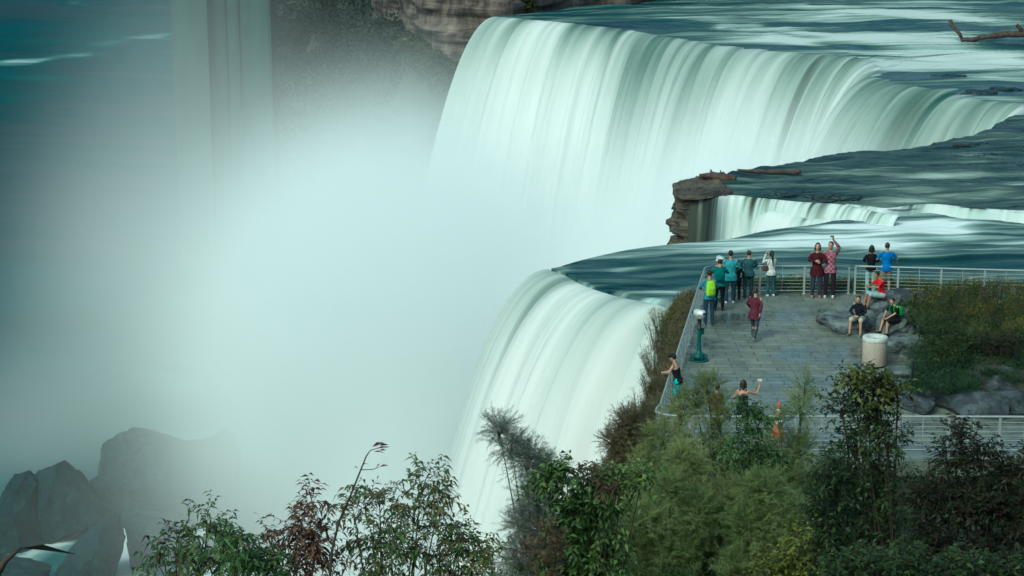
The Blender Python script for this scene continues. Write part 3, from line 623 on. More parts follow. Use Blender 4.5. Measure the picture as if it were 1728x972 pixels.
# ================================================================== rocks round the platform
RK = [  # px, py of the base centre, size m, lift, seed, label, flat
 (1436, 551, (2.15, 1.7, 1.05), .02, 1, 'low flat rock on which the man in the black hoodie sits', .45),
 (1484, 528, (1.9, 1.6, 1.35), .10, 2, 'higher flat rock under the man in the red shirt', .5),
 (1506, 560, (1.35, 1.5, 1.10), .05, 3, 'flat rock under the boy with the green backpack', .5),
 (1528, 598, (1.5, 1.2, .95), .05, 4, 'square edged rock directly right of the litter bin', .6),
 (1520, 634, (1.2, .9, .50), .0, 5, 'thin flat slab in front of the square edged rock', .5),
 (1512, 652, (.9, .7, .4), .0, 6, 'small flat stone half hidden behind the green shrub top', .5),
 (1547, 690, (1.2, .9, .8), .0, 7, 'rounded dark boulder at the left end of the lower rock row', .7),
 (1632, 694, (2.1, 1.2, 1.05), .0, 8, 'long flat topped boulder in the middle of the lower rock row', .6),
 (1708, 694, (1.3, 1.2, 1.05), .0, 9, 'boulder at the right end of the lower rock row', .6),
 (1694, 664, (1.7, 1.2, 1.15), .1, 10, 'raised boulder above the lower rock row at the picture edge', .6),
 (1523, 512, (1.2, .8, .75), .1, 11, 'pale block rock against the back railing', .6),
 (1562, 512, (1.0, .8, .65), .1, 12, 'small rock between goldenrod and the back railing', .6),
 (1580, 545, (1.3, .9, .9), .3, 13, 'rock half buried in the shrubs of the bed', .6),
 (1402, 543, (1.0, 1.1, .55), .0, 14, 'low tapering rock at the left end of the seat rocks', .4)]
for i, (px, py, d, lift, sd_, lab, fl) in enumerate(RK):
    c = P(px, py); d = tuple(q*1.22 for q in d); boulder('rock', (c.x, c.y, lift+d[2]*.12), d, sd_+40, M_lime if i < 6 else M_limeb, lab, 'rock', 'rocks edging the planting bed', rz=sd_*.7, flat=fl, sub=5, ang=1.15, cuts=9)

# planting bed soil and strips of earth beyond the rails
M_soil = simple('dark_soil', (.035, .04, .03), rough=.95, var=.35, scale=2.5, bump=.8)
bl = [P(1535, 497), P(1535, 530), P(1548, 560), P(1575, 600), P(1552, 640), P(1560, 680), P(1562, 690)]
a, _ = catmull(bl, 50); b2 = np.array([[22 + 0*k, y, 0] for k, (x, y, z) in enumerate(a)]); b2[:, 0] = 24
t = np.linspace(0, 1, 60)[None, :, None]; g = (a[:, None]*(1-t)+b2[:, None]*t).reshape(-1, 3); tt_ = np.broadcast_to(t[..., 0], (50, 60)).ravel()
yy_ = np.repeat(np.linspace(0, 1, 50), 60)
g[:, 2] = .75*sm(0, .18, tt_)*sm(0, .12, yy_)*sm(0, .10, 1-yy_) + .12*fbm(g[:, 0]*1.2, g[:, 1]*1.2, seed=3) - .02 - .3*(1-sm(0, .02, tt_))
tag(mk('planting_bed', g, gridf(50, 60), M_soil), kind='structure')
def bed_z(x, y): return .55
# earth outside the rails: waterfall side bank and back strip
bank_in = [(LA.x + .3, 70.3), (LA.x-.2, 69.2)] + [(LA.x + d_l.x*t - .2, LA.y + d_l.y*t) for t in (4, 8, 12, 16, 19)] + [(3.6, 49.6), (3.7, 48.3), (3.2, 44), (1.5, 38), (-1.5, 30), (-4.5, 22), (-8, 12), (-11, 4)]
bank_out = [P(1165, 521, ZW-.1)[:2], P(1130, 518, ZW)[:2], P(1125, 545, ZW)[:2], P(1118, 580, ZW)[:2], P(1112, 620, ZW)[:2], P(1098, 670, ZW)[:2], P(1082, 710, ZW)[:2], P(1060, 735, ZW)[:2], P(1030, 765, ZW)[:2], (.3, 43), (-1.8, 37), (-5, 29), (-8, 21), (-11.5, 11.5), (-14, 4)]
bi, _ = catmull([(x, y, -.12) for x, y in bank_in], 160); bo, _ = catmull([(x, y, ZW) for x, y in bank_out], 160)
HX = lambda x, y: np.interp(y, [2, 10, 20, 30, 40, 46, 48.4, 72], [11.5, 8.8, 5.4, 2.4, .3, -.5, -.55, -.55])
def hillz(x, y): return float(HX(x, y))
bi[:, 2] = np.where(bi[:, 1] < 48.6, HX(0, bi[:, 1]), -.12)
bo[:, 2] = np.where(bo[:, 1] < 60, np.minimum(ZW-.3, 100), ZW-.25); bo[:, 2] = np.where(bo[:, 1] < 44, HX(0, bo[:, 1])-2.5, bo[:, 2])
t = np.linspace(0, 1, 16)[None, :, None]; g = bi[:, None]*(1-t)+bo[:, None]*t; g[..., 2] = bi[:, None, 2]+(bo[:, None, 2]-bi[:, None, 2])*t[..., 0]**1.6
g = g.reshape(-1, 3); g[:, 2] += .12*fbm(g[:, 0], g[:, 1], seed=9)*np.tile(np.linspace(0, 1, 16) > .1, 160)
tag(mk('bank', g, gridf(160, 16), M_soil), kind='structure')
cw = wall('bank_cliff', [Vector(p) for p in bo[::4]], -2, -52, 260, 80, M_rock, amp=.25, seed=19, sc=.5, side=CSIDE, batter=-.01, z0fun=lambda a: a[:, 2])
tag(cw, kind='structure')
# hillside the camera looks from
hx, hy = np.meshgrid(np.linspace(0, 1, 50), np.linspace(2, 48.4, 90), indexing='ij')
inner = np.interp(hy[0], [p[1] for p in bank_in[::-1]], [p[0] for p in bank_in[::-1]])
X = inner[None, :]*(1-hx) + 45*hx; Z = HX(X, hy) + .25*fbm(X*.4, hy*.4, seed=4)*np.minimum(1, hx*20)
tag(mk('hillside', np.stack([X, hy, Z], -1).reshape(-1, 3), gridf(50, 90), M_soil), kind='structure')
tag(mk('back_strip', [(7.0, 69.5, -.05), (40, 67.9, -.05), (40, 71.5, -.4), (7.3, 70.9, -.4), (7.3, 71.3, -2.4), (40, 72, -2.4)], [(0, 1, 2, 3), (3, 2, 5, 4)], M_soil, smooth=False), kind='structure')

# ================================================================== driftwood
def log(label, pts, rad, branches=(), seed=0):
    pts = [Vector(p) for p in pts]; c = pts[0].copy()
    root = empty('driftwood_log', label, 'log', c)
    def rough(pp, rr, name):
        a, s = catmull([p-c for p in pp], 24); a += .25*np.mean(rr)*np.stack([vnoise(s*2.1, 0*s, seed=seed+k) for k in range(3)], 1)
        r = np.interp(np.linspace(0, 1, 24), np.linspace(0, 1, len(rr)), rr)*(1+.18*vnoise(s*4, 0*s, seed=seed+7))
        MB().tube([Vector(p) for p in a], [float(x) for x in r], 9).build(name, M_wood, root)
    rough(pts, rad, 'trunk')
    for pp, rr in branches: rough([Vector(p) for p in pp], rr, 'branch')
    return root
def Q(x, y, z=ZL, dz=0.0): p = P(x, y, z); return Vector((p.x, p.y, z+dz))
def up(x, y, D): return PD(x, y, D)
D_ = P(1215, 304, ZL).y
log('gnarled root stump on the rock corner, leftmost of the driftwood', [up(1180, 295, D_), up(1198, 296, D_), up(1218, 300, D_-.3), up(1242, 302, D_-.4)], [.10, .20, .28, .22],
    [([up(1195, 296, D_), up(1200, 290, D_+.2), up(1199, 286, D_+.3)], [.10, .08, .04]), ([up(1215, 300, D_), up(1216, 292, D_+.3), up(1216, 287, D_+.3)], [.08, .05, .03]),
     ([up(1225, 301, D_-.4), up(1232, 307, D_-.5)], [.16, .10]), ([up(1238, 302, D_-.4), up(1243, 297, D_-.2)], [.12, .05]), ([up(1205, 298, D_), up(1190, 300, D_+.1), up(1184, 299, D_)], [.1, .07, .04])], 3)
D_ = P(1300, 293, ZL).y
log('long straight log with a knobbly end lying on the ledge', [up(1245, 287, D_), up(1275, 289, D_), up(1310, 290, D_-.3), up(1335, 291, D_-.5), up(1349, 290, D_-.6)], [.06, .10, .12, .12, .16], [([up(1347, 291, D_-.6), up(1349, 286, D_-.6)], [.16, .12]), ([up(1272, 289, D_), up(1286, 285.5, D_)], [.05, .03])], 8)
D_ = P(1390, 290, ZL).y
log('thin dark log right of the long one on the ledge', [up(1361, 288, D_), up(1385, 287, D_), up(1402, 288, D_), up(1424, 288, D_)], [.05, .09, .07, .03], (), 11)
D_ = P(1660, 72, ZW).y
log('large forked dead tree stranded in the rapids at the top right corner', [up(1622, 68, D_), up(1650, 65, D_), up(1690, 59, D_), up(1730, 57, D_-1), (up(1790, 60, D_-2))], [.20, .27, .34, .42, .4],
    [([up(1625, 68, D_), up(1618, 56, D_), up(1608, 44, D_+.5), up(1603, 34, D_+1)], [.18, .20, .21, .22]), ([up(1728, 57, D_-1), up(1722, 49, D_-1), up(1715, 41, D_-1)], [.26, .22, .18])], 21)
# wet rocks breaking the surface
M_wrock = rock_mat('wet_black_rock', [(.3, (.006, .02, .025)), (.6, (.02, .045, .05)), (.8, (.05, .08, .085))], scale=1.0, rough=.4)
for i, (px, py, z, w_, dd_, h_, lab) in enumerate([(1600, 129, ZW, 3.4, 2.2, .5, 'black rock breaking the water just above the big falls lip, upper of two'), (1655, 158, ZW, 4.2, 2.4, .6, 'black rock at the far right end of the big falls lip'), (1640, 243, ZL, 3.2, 1.4, .35, 'low wet rock on the ledge under the right end of the big falls'),
      (1640, 262, ZL, 3.6, 1.6, .3, 'thin dark rock shelf in the middle of the ledge river'), (1400, 331, ZL, 3.0, 1.2, .3, 'dark rock shelf at the top of the low cascade'), (1340, 325, ZL, 2.2, 1.0, .25, 'small dark rock shelf at the cascade top, left of the larger one'), (1700, 150, ZW, 3.5, 2, .4, 'black rock in the rapids by the right picture edge')]):
    c = P(px, py, z); boulder('rock', (c.x, c.y, z-(.25*h_ if i < 7 else 0)), (w_, dd_, h_*(2.0 if i < 7 else 1)), 60+i, M_rock if i > 6 else M_wrock, lab, 'rock', 'rocks breaking the river surface', flat=.5, sub=5, ang=1.9)
# ================================================================== people
def capsule(mb, a, b, ra, rb, n=10):
    a, b = Vector(a), Vector(b); d = (b-a); L_ = max(d.length, 1e-4); d /= L_
    mb.tube([a-d*ra*.97, a-d*ra*.7, a-d*ra*.2, a.lerp(b, .5), b+d*rb*.2, b+d*rb*.7, b+d*rb*.97], [ra*.25, ra*.72, ra*.98, (ra+rb)/2, rb*.98, rb*.72, rb*.25], n)
def loops(mb, rings, n=14):     # rings: (centre, rx, ry, xaxis, yaxis)
    v = []
    for c, rx, ry, ax, ay in rings:
        for k in range(n): a = 2*PI*k/n; v.append(Vector(c)+ax*(rx*math.cos(a))+ay*(ry*math.sin(a)))
    f = [(i*n+k, i*n+(k+1) % n, (i+1)*n+(k+1) % n, (i+1)*n+k) for i in range(len(rings)-1) for k in range(n)]
    f.append(tuple(reversed(range(n)))); f.append(tuple((len(rings)-1)*n+k for k in range(n)))
    mb.add(v, f)
DG = None
def remesh(mb, name, mat, parent, voxel=.014, smooth=3, wr=0.0, seed=0, scale=1.0):
    me = bpy.data.meshes.new(name); me.from_pydata(mb.v, [], mb.f); me.update()
    o = bpy.data.objects.new(name, me); COL.objects.link(o)
    r = o.modifiers.new('r', 'REMESH'); r.mode = 'VOXEL'; r.voxel_size = voxel; r.use_smooth_shade = True
    s = o.modifiers.new('s', 'SMOOTH'); s.iterations = smooth; s.factor = .5
    dg = bpy.context.evaluated_depsgraph_get(); dg.update(); ev = o.evaluated_get(dg)
    m2 = bpy.data.meshes.new_from_object(ev, depsgraph=dg); o.modifiers.clear(); o.data = m2; bpy.data.meshes.remove(me); m2.name = name
    n = len(m2.vertices); co = np.empty(n*3, dtype=np.float32); m2.vertices.foreach_get('co', co); co = co.reshape(-1, 3)
    if wr and n:
        no = np.empty(n*3, dtype=np.float32); m2.vertices.foreach_get('normal', no); no = no.reshape(-1, 3)
        w_ = fbm(co[:, 0]*9, co[:, 1]*9, co[:, 2]*6, o=2, seed=seed); co = co + no*(w_*wr)[:, None]
    m2.vertices.foreach_set('co', (co*scale).ravel().astype(np.float32)); m2.update()
    m2.materials.clear(); m2.materials.append(mat); m2.polygons.foreach_set('use_smooth', np.ones(len(m2.polygons), dtype=bool))
    o.parent = parent; return o
MATC = {}
def cloth(c, rough=.85):
    k = tuple(round(x, 3) for x in c)
    if k not in MATC: MATC[k] = simple('fabric_%d' % len(MATC), c, rough=rough, var=.10, scale=14, spec=.15)
    return MATC[k]
SK = simple('light_skin', (.42, .24, .17), rough=.55, var=.05); SK2 = simple('tan_skin', (.30, .16, .10), rough=.55, var=.05)
HAIR = simple('black_hair', (.012, .010, .010), rough=.5, var=.3, scale=40); HAIRB = simple('brown_hair', (.035, .020, .014), rough=.5, var=.3, scale=40)
EYE = simple('eye_dark', (.02, .015, .012), rough=.2, var=0)
V = Vector
def person(label, loc, rz, h, arms=None, legs=None, lean=0.0, side=0.0, hip=None, head_yaw=0.0, head_nod=0.0, top=(.05,.05,.05), sleeve='long', bottom=(.03,.04,.06), leg_len='long',
           shoe=(.5,.5,.5), hair='short', hairm=None, skin=None, tank=False, female=False, cap=None, plaid=False, build=1.0, dress=False, hem=.0, group='people on the viewing platform'):
    """Faces +Y locally; joints in metres for a 1.75 m figure, scaled to h at the end."""
    S = h/1.75; skin = skin or SK; hairm = hairm or HAIR
    root = empty('person', label, 'person', loc, rz, group)
    hp = V(hip) if hip else V((0, 0, .93))
    up_ = V((side, math.sin(lean), math.cos(lean))).normalized(); X = V((1, 0, 0)); X = (X-up_*X.dot(up_)).normalized(); Y = up_.cross(X)
    sw = (.150 if female else .168)*build; hw = .098
    chest = hp+up_*.36; shz = hp+up_*.505; neck = hp+up_*.585
    hd = neck+up_*.125+Y*.02 + V((0, head_nod*.06, -abs(head_nod)*.02))
    sh = [shz-X*sw, shz+X*sw]; hj = [hp-X*hw, hp+X*hw]
    A = arms or [((-.27, .0, 1.16), (-.25, .10, .92)), ((.27, .0, 1.16), (.25, .10, .92))]
    G = legs or [((-.11, .02, .50), (-.12, -.02, .09), 0), ((.11, .04, .50), (.12, .02, .09), 0)]
    Ry = Matrix.Rotation(head_yaw, 3, 'Z')
    hx, hy = Ry @ X, Ry @ Y
    # ---- body, one continuous mesh
    b = MB()
    prof = [(0.0, .15, .105), (.08, .155, .105), (.18, .13, .09), (.30, .15, .10), (.42, .168, .108), (.50, .150, .095), (.55, .095, .075), (.59, .062, .06)]
    pf = [(z, rx*(.93 if female and z > .1 else 1)*build, ry*build) for z, rx, ry in prof]
    loops(b, [(hp+up_*(z-.06), rx, ry, X, Y) for z, rx, ry in pf])
    capsule(b, neck-up_*.08, neck+up_*.06, .058, .052)
    b.ball(hd+up_*.015, (.078, .095, .11)); b.ball(hd+hy*.045-up_*.05, (.055, .055, .055)); 
    capsule(b, hd+hy*.088+up_*.015, hd+hy*.108-up_*.02, .014, .019, 8)
    for s in (-1, 1): b.ball(hd+hx*s*.08-up_*.005-hy*.005, (.014, .022, .032), 8, 6)
    capsule(b, hd+hy*.082-up_*.058-hx*.018, hd+hy*.082-up_*.058+hx*.018, .012, .012, 8)
    for i in (0, 1):
        e, wr_ = V(A[i][0]), V(A[i][1]); s = -1 if i == 0 else 1
        capsule(b, sh[i]-up_*.02, e, .050*build, .040); capsule(b, e, wr_, .040, .028)
        d = (wr_-e).normalized(); hnd = V(A[i][2]).normalized() if len(A[i]) > 2 else d
        nrm = hnd.orthogonal().normalized() if abs(hnd.x) > .9 else (X - hnd*X.dot(hnd)).normalized(); lat = hnd.cross(nrm)
        capsule(b, wr_, wr_+hnd*.06, .030, .036)
        for q, ln in enumerate((.062, .072, .068, .052)):
            k0 = wr_+hnd*.075+lat*(.027-.018*q); k1 = k0+hnd*ln*.55+nrm*(-s)*.008; k2 = k1+hnd*ln*.4+nrm*(-s)*.02
            capsule(b, k0, k1, .0095, .009, 6); capsule(b, k1, k2, .009, .0075, 6)
        t0 = wr_+hnd*.02+lat*.03; capsule(b, t0, t0+hnd*.035+lat*.022, .013, .010, 6); capsule(b, t0+hnd*.035+lat*.022, t0+hnd*.062+lat*.024, .010, .008, 6)
    for i in (0, 1):
        k_, an = V(G[i][0]), V(G[i][1]); capsule(b, hj[i]-up_*.0, k_, .084*build, .056); capsule(b, k_, an, .055, .038)
        cf_ = k_.lerp(an, .3); bk = V((0, -.02, 0)); b.ball(cf_+bk, (.05, .055, .09), 10, 8)
        fa = G[i][2]; fd = V((math.sin(fa), math.cos(fa), 0)); capsule(b, an+V((0, 0, -.045))-fd*.03, an+fd*.13+V((0, 0, -.055)), .036, .030)
    remesh(b, 'body', skin, root, .0125, 3, scale=S)
    # ---- top
    c = MB(); g = .016
    lo = -.10 - hem
    rings = [(hp+up_*(lo), (.185+hem*.1)*build+g, .145*build+g, X, Y)] + [(hp+up_*(z-.06), max(rx+g, .197*build if z < .12 else 0), max(ry+g, .15*build if z < .12 else 0), X, Y) for z, rx, ry in (pf if not tank else pf[:-3])]
    if tank: rings += [(hp+up_*.40, .14, .09, X, Y)]
    loops(c, rings)
    if tank:
        for s in (-1, 1): capsule(c, hp+up_*.36+X*s*.10, shz+X*s*.10+up_*.03, .035, .022)
    for i in (0, 1):
        e, wr_ = V(A[i][0]), V(A[i][1])
        if sleeve == 'long': capsule(c, sh[i]-up_*.035, e, .062*build, .052); capsule(c, e, e.lerp(wr_, .93), .052, .040)
        elif sleeve == 'short': capsule(c, sh[i]-up_*.035, sh[i].lerp(e, .72), .064*build, .062)
    remesh(c, 'shirt', cloth(top) if not plaid else PLAID, root, .0145, 3, wr=.017, seed=3, scale=S)
    # ---- bottoms
    c = MB(); loops(c, [(hp+up_*z, rx*build, ry*build, X, Y) for z, rx, ry in ((-.10, .15, .12), (-.02, .172, .125), (.06, .165, .12), (.10, .145, .105))])
    for i in (0, 1):
        k_, an = V(G[i][0]), V(G[i][1])
        if leg_len == 'long': capsule(c, hj[i]-up_*.02, k_, .105*build, .076); capsule(c, k_, an+V((0, 0, .02)), .076, .062)
        else: capsule(c, hj[i]-up_*.02, hj[i].lerp(k_, .93), .110*build, .088)
    remesh(c, 'trousers' if leg_len == 'long' else 'shorts', cloth(bottom), root, .0145, 3, wr=.015, seed=5, scale=S)
    # ---- shoes
    for i in (0, 1):
        an = V(G[i][1]); fa = G[i][2]; fd = V((math.sin(fa), math.cos(fa), 0)); m_ = MB()
        capsule(m_, an+V((0, 0, -.045))-fd*.045, an+fd*.13+V((0, 0, -.055)), .050, .040); capsule(m_, an+V((0, 0, -.02)), an+V((0, 0, -.05)), .047, .047)
        m_.v = [(x, y, max(z, an.z-.088)) for x, y, z in m_.v]
        remesh(m_, 'shoe', cloth(shoe), root, .014, 2, scale=S)
    # ---- hair
    m_ = MB(); hc = hd+up_*.035-hy*.018
    m_.ball(hc, (.088, .100, .100), 14, 10)
    if hair in ('bob', 'long', 'pony', 'bun'): m_.ball(hd-hy*.035-up_*.02, (.090, .075, .10), 12, 8)
    if hair in ('bob', 'long'):
        for s in (-1, 1): capsule(m_, hd+hx*s*.075+up_*.03-hy*.01, hd+hx*s*.082-up_*(.11 if hair == 'bob' else .17)-hy*.03, .032, .026)
        capsule(m_, hd-hy*.06, hd-hy*.075-up_*(.12 if hair == 'bob' else .25), .065, .05)
    if hair == 'pony': capsule(m_, hd-hy*.09+up_*.04, hd-hy*.15-up_*.05, .035, .045); capsule(m_, hd-hy*.15-up_*.05, hd-hy*.13-up_*.42-hx*(-.04), .045, .022)
    if hair == 'bun': m_.ball(hd-hy*.11+up_*.06, (.05, .05, .05))
    # keep the face clear: push hair behind a slanted face plane
    vv = []
    for p in m_.v:
        p = V(p); q = p-hd; fy = q.dot(hy); fz = q.dot(up_)
        lim = .035 if fz < .055 else .035+(fz-.055)*1.6
        if fy > lim: p = p - hy*(fy-lim)
        vv.append(tuple(p))
    m_.v = vv; remesh(m_, 'hair', hairm, root, .012, 2, wr=.006, seed=8, scale=S)
    if cap:
        m_ = MB(); m_.ball(hd+up_*.06, (.096, .108, .075), 14, 8); capsule(m_, hd+up_*.055+hy*.06, hd+up_*.05+hy*.15, .045, .035)
        remesh(m_, 'cap', cloth(cap), root, .013, 2, scale=S)
    for s in (-1, 1): MB().ball(S*(hd+hy*.088+hx*s*.03+up_*.022), .011*S, 8, 6).build('eye', EYE, root)
    return root
def plaid_mat():
    m, nt, bs, out = new_mat('plaid'); L = nt.links.new; tc = N(nt, 'ShaderNodeTexCoord'); last = None
    ck = N(nt, 'ShaderNodeTexChecker', i_Scale=11.0); L(tc.outputs['Object'], ck.inputs[0])
    ck.inputs[1].default_value = (.22, .03, .06, 1); ck.inputs[2].default_value = (.28, .16, .20, 1)
    L(ck.outputs[0], bs.inputs['Base Color']); bs.inputs['Roughness'].default_value = .9; return m
PLAID = plaid_mat()
def vpm(y): # vertical px per metre at ground row y
    c = P(864, y); dist = math.hypot(c.y, CAM_H); return FPX/dist*math.cos(math.atan2(CAM_H, c.y))
def hpx(feet, head): return (feet-head)/vpm(feet)
def face(px, py, tx, ty): a, b = P(px, py), P(tx, ty); d = b-a; return math.atan2(d.y, d.x)-PI/2
rad = math.radians
RAILARMS = [((-.30, .12, 1.20), (-.20, .34, 1.10)), ((.30, .12, 1.20), (.20, .34, 1.10))]
M_lug = cloth((.05, .05, .05))
def backpack(label, per, h, hip=(0, 0, .93), col=(.3, .6, .05), w_=.30, hgt=.44, dep=.17, lean=0.0):
    S = h/1.75; root = empty('backpack', label, 'backpack', per.location.copy(), per.rotation_euler.z)
    up_ = V((0, math.sin(lean), math.cos(lean))); X = V((1, 0, 0)); Y = up_.cross(X)
    c = V(hip)+up_*.27-Y*(.13+dep/2)
    m_ = MB(); loops(m_, [(c+up_*z*hgt, w_/2*k, dep/2*k, X, Y) for z, k in ((-.5, .72), (-.42, .98), (0, 1.05), (.36, .95), (.5, .6))], 18)
    remesh(m_, 'pack_bag', cloth(col), root, .016, 2, wr=.006, scale=S)
    m_ = MB(); loops(m_, [(c-Y*dep*.5+up_*z*hgt, w_*.36*k, .045*k, X, Y) for z, k in ((-.42, .7), (-.35, 1), (-.05, 1), (.02, .7))], 14); remesh(m_, 'front_pocket', cloth(tuple(x*.7 for x in col)), root, .016, 2, scale=S)
    for s in (-1, 1):
        q = [c+Y*.06+X*s*.09+up_*.20, V(hip)+up_*.50+X*s*.10-Y*.06, V(hip)+up_*.535+X*s*.10, V(hip)+up_*.46+X*s*.11+Y*.125, V(hip)+up_*.28+X*s*.15+Y*.10, c+Y*.06+X*s*.13-up_*.14]
        MB().tube([p*S for p in [V(tuple(z)) for z in catmull(q, 16)[0]]], .018*S, 6).build('strap', cloth(tuple(x*.6 for x in col)), root)
    return root

# standing, from left to right
f1 = (1196, 547); h1 = hpx(547, 458); r1 = face(*f1, 1150, 500)
p1 = person('person in a blue jacket with a lime backpack facing the left rail', P(*f1), r1, h1, arms=RAILARMS, top=(.05, .20, .27), bottom=(.022, .05, .085), lean=.10, shoe=(.04, .05, .06))
backpack('lime green backpack worn by the person at the left rail', p1, h1, col=(.32, .62, .04), lean=.10, w_=.30, hgt=.50)
f2 = (1213, 524); h2 = hpx(524, 438)
p2 = person('person in black trousers bending towards the telescope at the back corner', P(*f2), face(*f2, 1216, 500), h2, lean=.32, arms=[((-.27, .30, 1.22), (-.14, .48, 1.38)), ((.27, .30, 1.22), (.14, .48, 1.38))], top=(.02, .12, .13), bottom=(.008, .008, .012), shoe=(.03, .02, .02), build=1.06, hip=(0, -.03, .92))
backpack('dark green backpack on the person bending towards the telescope', p2, h2, col=(.01, .12, .11), lean=.32, w_=.36, hgt=.48, dep=.2)
f3 = (1231, 512); h3 = hpx(513, 425)
person('person in a bright teal jacket and jeans at the back corner', P(*f3), face(*f3, 1212, 470), h3, arms=[((-.33, .10, 1.20), (-.20, .30, 1.16)), ((.33, .08, 1.18), (.24, .26, 1.05))], top=(.06, .28, .32), bottom=(.03, .07, .10), shoe=(.6, .6, .6), build=1.12, hem=.06)
f4 = (1243, 506); h4 = hpx(506, 440)
person('short person in black beside the teal jacket', P(*f4), rad(10), h4, top=(.012, .015, .02), bottom=(.01, .01, .015), shoe=(.02, .02, .02), lean=.05)
f5 = (1262, 503); h5 = hpx(503, 424)
person('person in a dark slate jacket at the back rail, left of the woman in white', P(*f5), rad(-4), h5, arms=RAILARMS, top=(.03, .085, .10), bottom=(.02, .05, .07), lean=.05, build=1.12, shoe=(.03, .03, .04), hairm=HAIRB)
f6 = (1300, 500); h6 = hpx(501, 425)
p6 = person('woman in a white blouse and jeans with long black ponytail taking a picture', P(*f6), rad(6), h6, arms=[((-.27, .20, 1.28), (-.15, .30, 1.56), (.3, .1, 1)), ((.24, .16, 1.22), (.06, .33, 1.50), (-.3, .1, 1))], top=(.55, .57, .53), bottom=(.03, .085, .11), shoe=(.6, .62, .6), hair='pony', female=True)
m_h = empty('handbag', 'brown handbag hanging at the left hip of the woman in white', 'handbag', P(*f6), rad(6)); S_ = h6/1.75
m_ = MB(); loops(m_, [(V((-.24, -.06, z))*S_, a_*S_, .05*S_, V((1, 0, 0)), V((0, 1, 0))) for z, a_ in ((1.0, .10), (1.03, .13), (1.14, .12), (1.2, .09))], 14); remesh(m_, 'bag_body', cloth((.09, .05, .045)), m_h, .014, 2)
MB().tube([p*S_ for p in [V((-.16, -.06, 1.2)), V((-.10, -.10, 1.35)), V((-.05, -.08, 1.49)), V((-.04, .08, 1.46)), V((-.14, .14, 1.3)), V((-.30, .0, 1.2))]], .009, 6).build('bag_strap', cloth((.07, .04, .035)), m_h)
def phone(label, loc, rz, tilt=0.2, mat=None):
    o = MB().box((0, 0, 0), (.14, .015, .08)).build('phone', mat or M_tsil, None, False); bm = bmesh.new(); bm.from_mesh(o.data); bmesh.ops.bevel(bm, geom=bm.edges[:], offset=.004, segments=2, affect='EDGES'); bm.to_mesh(o.data); bm.free()
    o.location = loc; o.rotation_euler = (tilt, 0, rz); return tag(o, label, 'phone')
phone('small silver camera held up by the woman in white', p6.location + Matrix.Rotation(rad(6), 3, 'Z') @ V((-.05, .34, 1.63))*S_, rad(6))
f7 = (1377, 502); h7 = hpx(503, 412)
p7 = person('woman in a dark maroon top posing for a selfie, back to the rail', P(*f7), rad(170), h7, arms=[((-.28, .08, 1.20), (-.10, .20, 1.16), (1, .1, .2)), ((.26, .10, 1.22), (.06, .22, 1.22), (-1, .1, 0))], top=(.05, .008, .014), bottom=(.03, .035, .06), shoe=(.35, .15, .15), hair='bob', female=True, build=1.08, hem=.12)
f8 = (1399, 502); h8 = hpx(502, 409)
p8 = person('man in a plaid shirt raising one arm for a selfie', P(*f8), rad(165), h8, arms=[((-.27, .20, 1.62), (-.10, .34, 1.88), (.2, .3, 1)), ((.30, .05, 1.25), (.36, .10, 1.02))], top=(.2, .05, .08), plaid=True, bottom=(.02, .012, .02), shoe=(.55, .5, .45), hairm=HAIRB, head_yaw=-.3, hem=.04)
phone('phone held high by the man in the plaid shirt', p8.location + Matrix.Rotation(rad(165), 3, 'Z') @ V((-.06, .39, 2.0))*(h8/1.75), rad(165), .5, M_tblack)
f9 = (1468, 495); h9 = hpx(495, 415)
person('woman in a black jumper and pale mint jeans at the back rail', P(*f9), rad(-4), h9, arms=[((-.26, .06, 1.20), (-.20, .26, 1.12)), ((.26, .06, 1.20), (.20, .26, 1.12))], top=(.008, .008, .012), bottom=(.34, .52, .52), shoe=(.03, .03, .03), hair='bob', female=True)
f10 = (1494, 496); h10 = hpx(496, 411)
person('man in a royal blue shirt and khaki shorts leaning on the back rail', P(*f10), rad(2), h10, arms=[((-.31, .06, 1.20), (-.24, .28, 1.08)), ((.36, .06, 1.18), (.44, .30, 1.06))], top=(.02, .14, .42), sleeve='short', bottom=(.19, .16, .13), leg_len='short', shoe=(.10, .08, .07), build=1.12, hairm=HAIRB)
# walking across
f11 = (1272, 573); h11 = 1.78
person('walking person in a deep maroon jacket in the middle of the platform', P(*f11), rad(-25), h11, arms=[((-.29, .10, 1.20), (-.24, .28, 1.02)), ((.28, -.14, 1.20), (.26, -.22, .96))], legs=[((-.10, .20, .50), (-.11, .24, .09), 0), ((.10, -.04, .50), (.11, -.34, .16), 0)], lean=.10, top=(.085, .018, .035), bottom=(.05, .06, .075), shoe=(.2, .2, .2), hair='short', hairm=HAIRB, build=1.05, hem=.12)
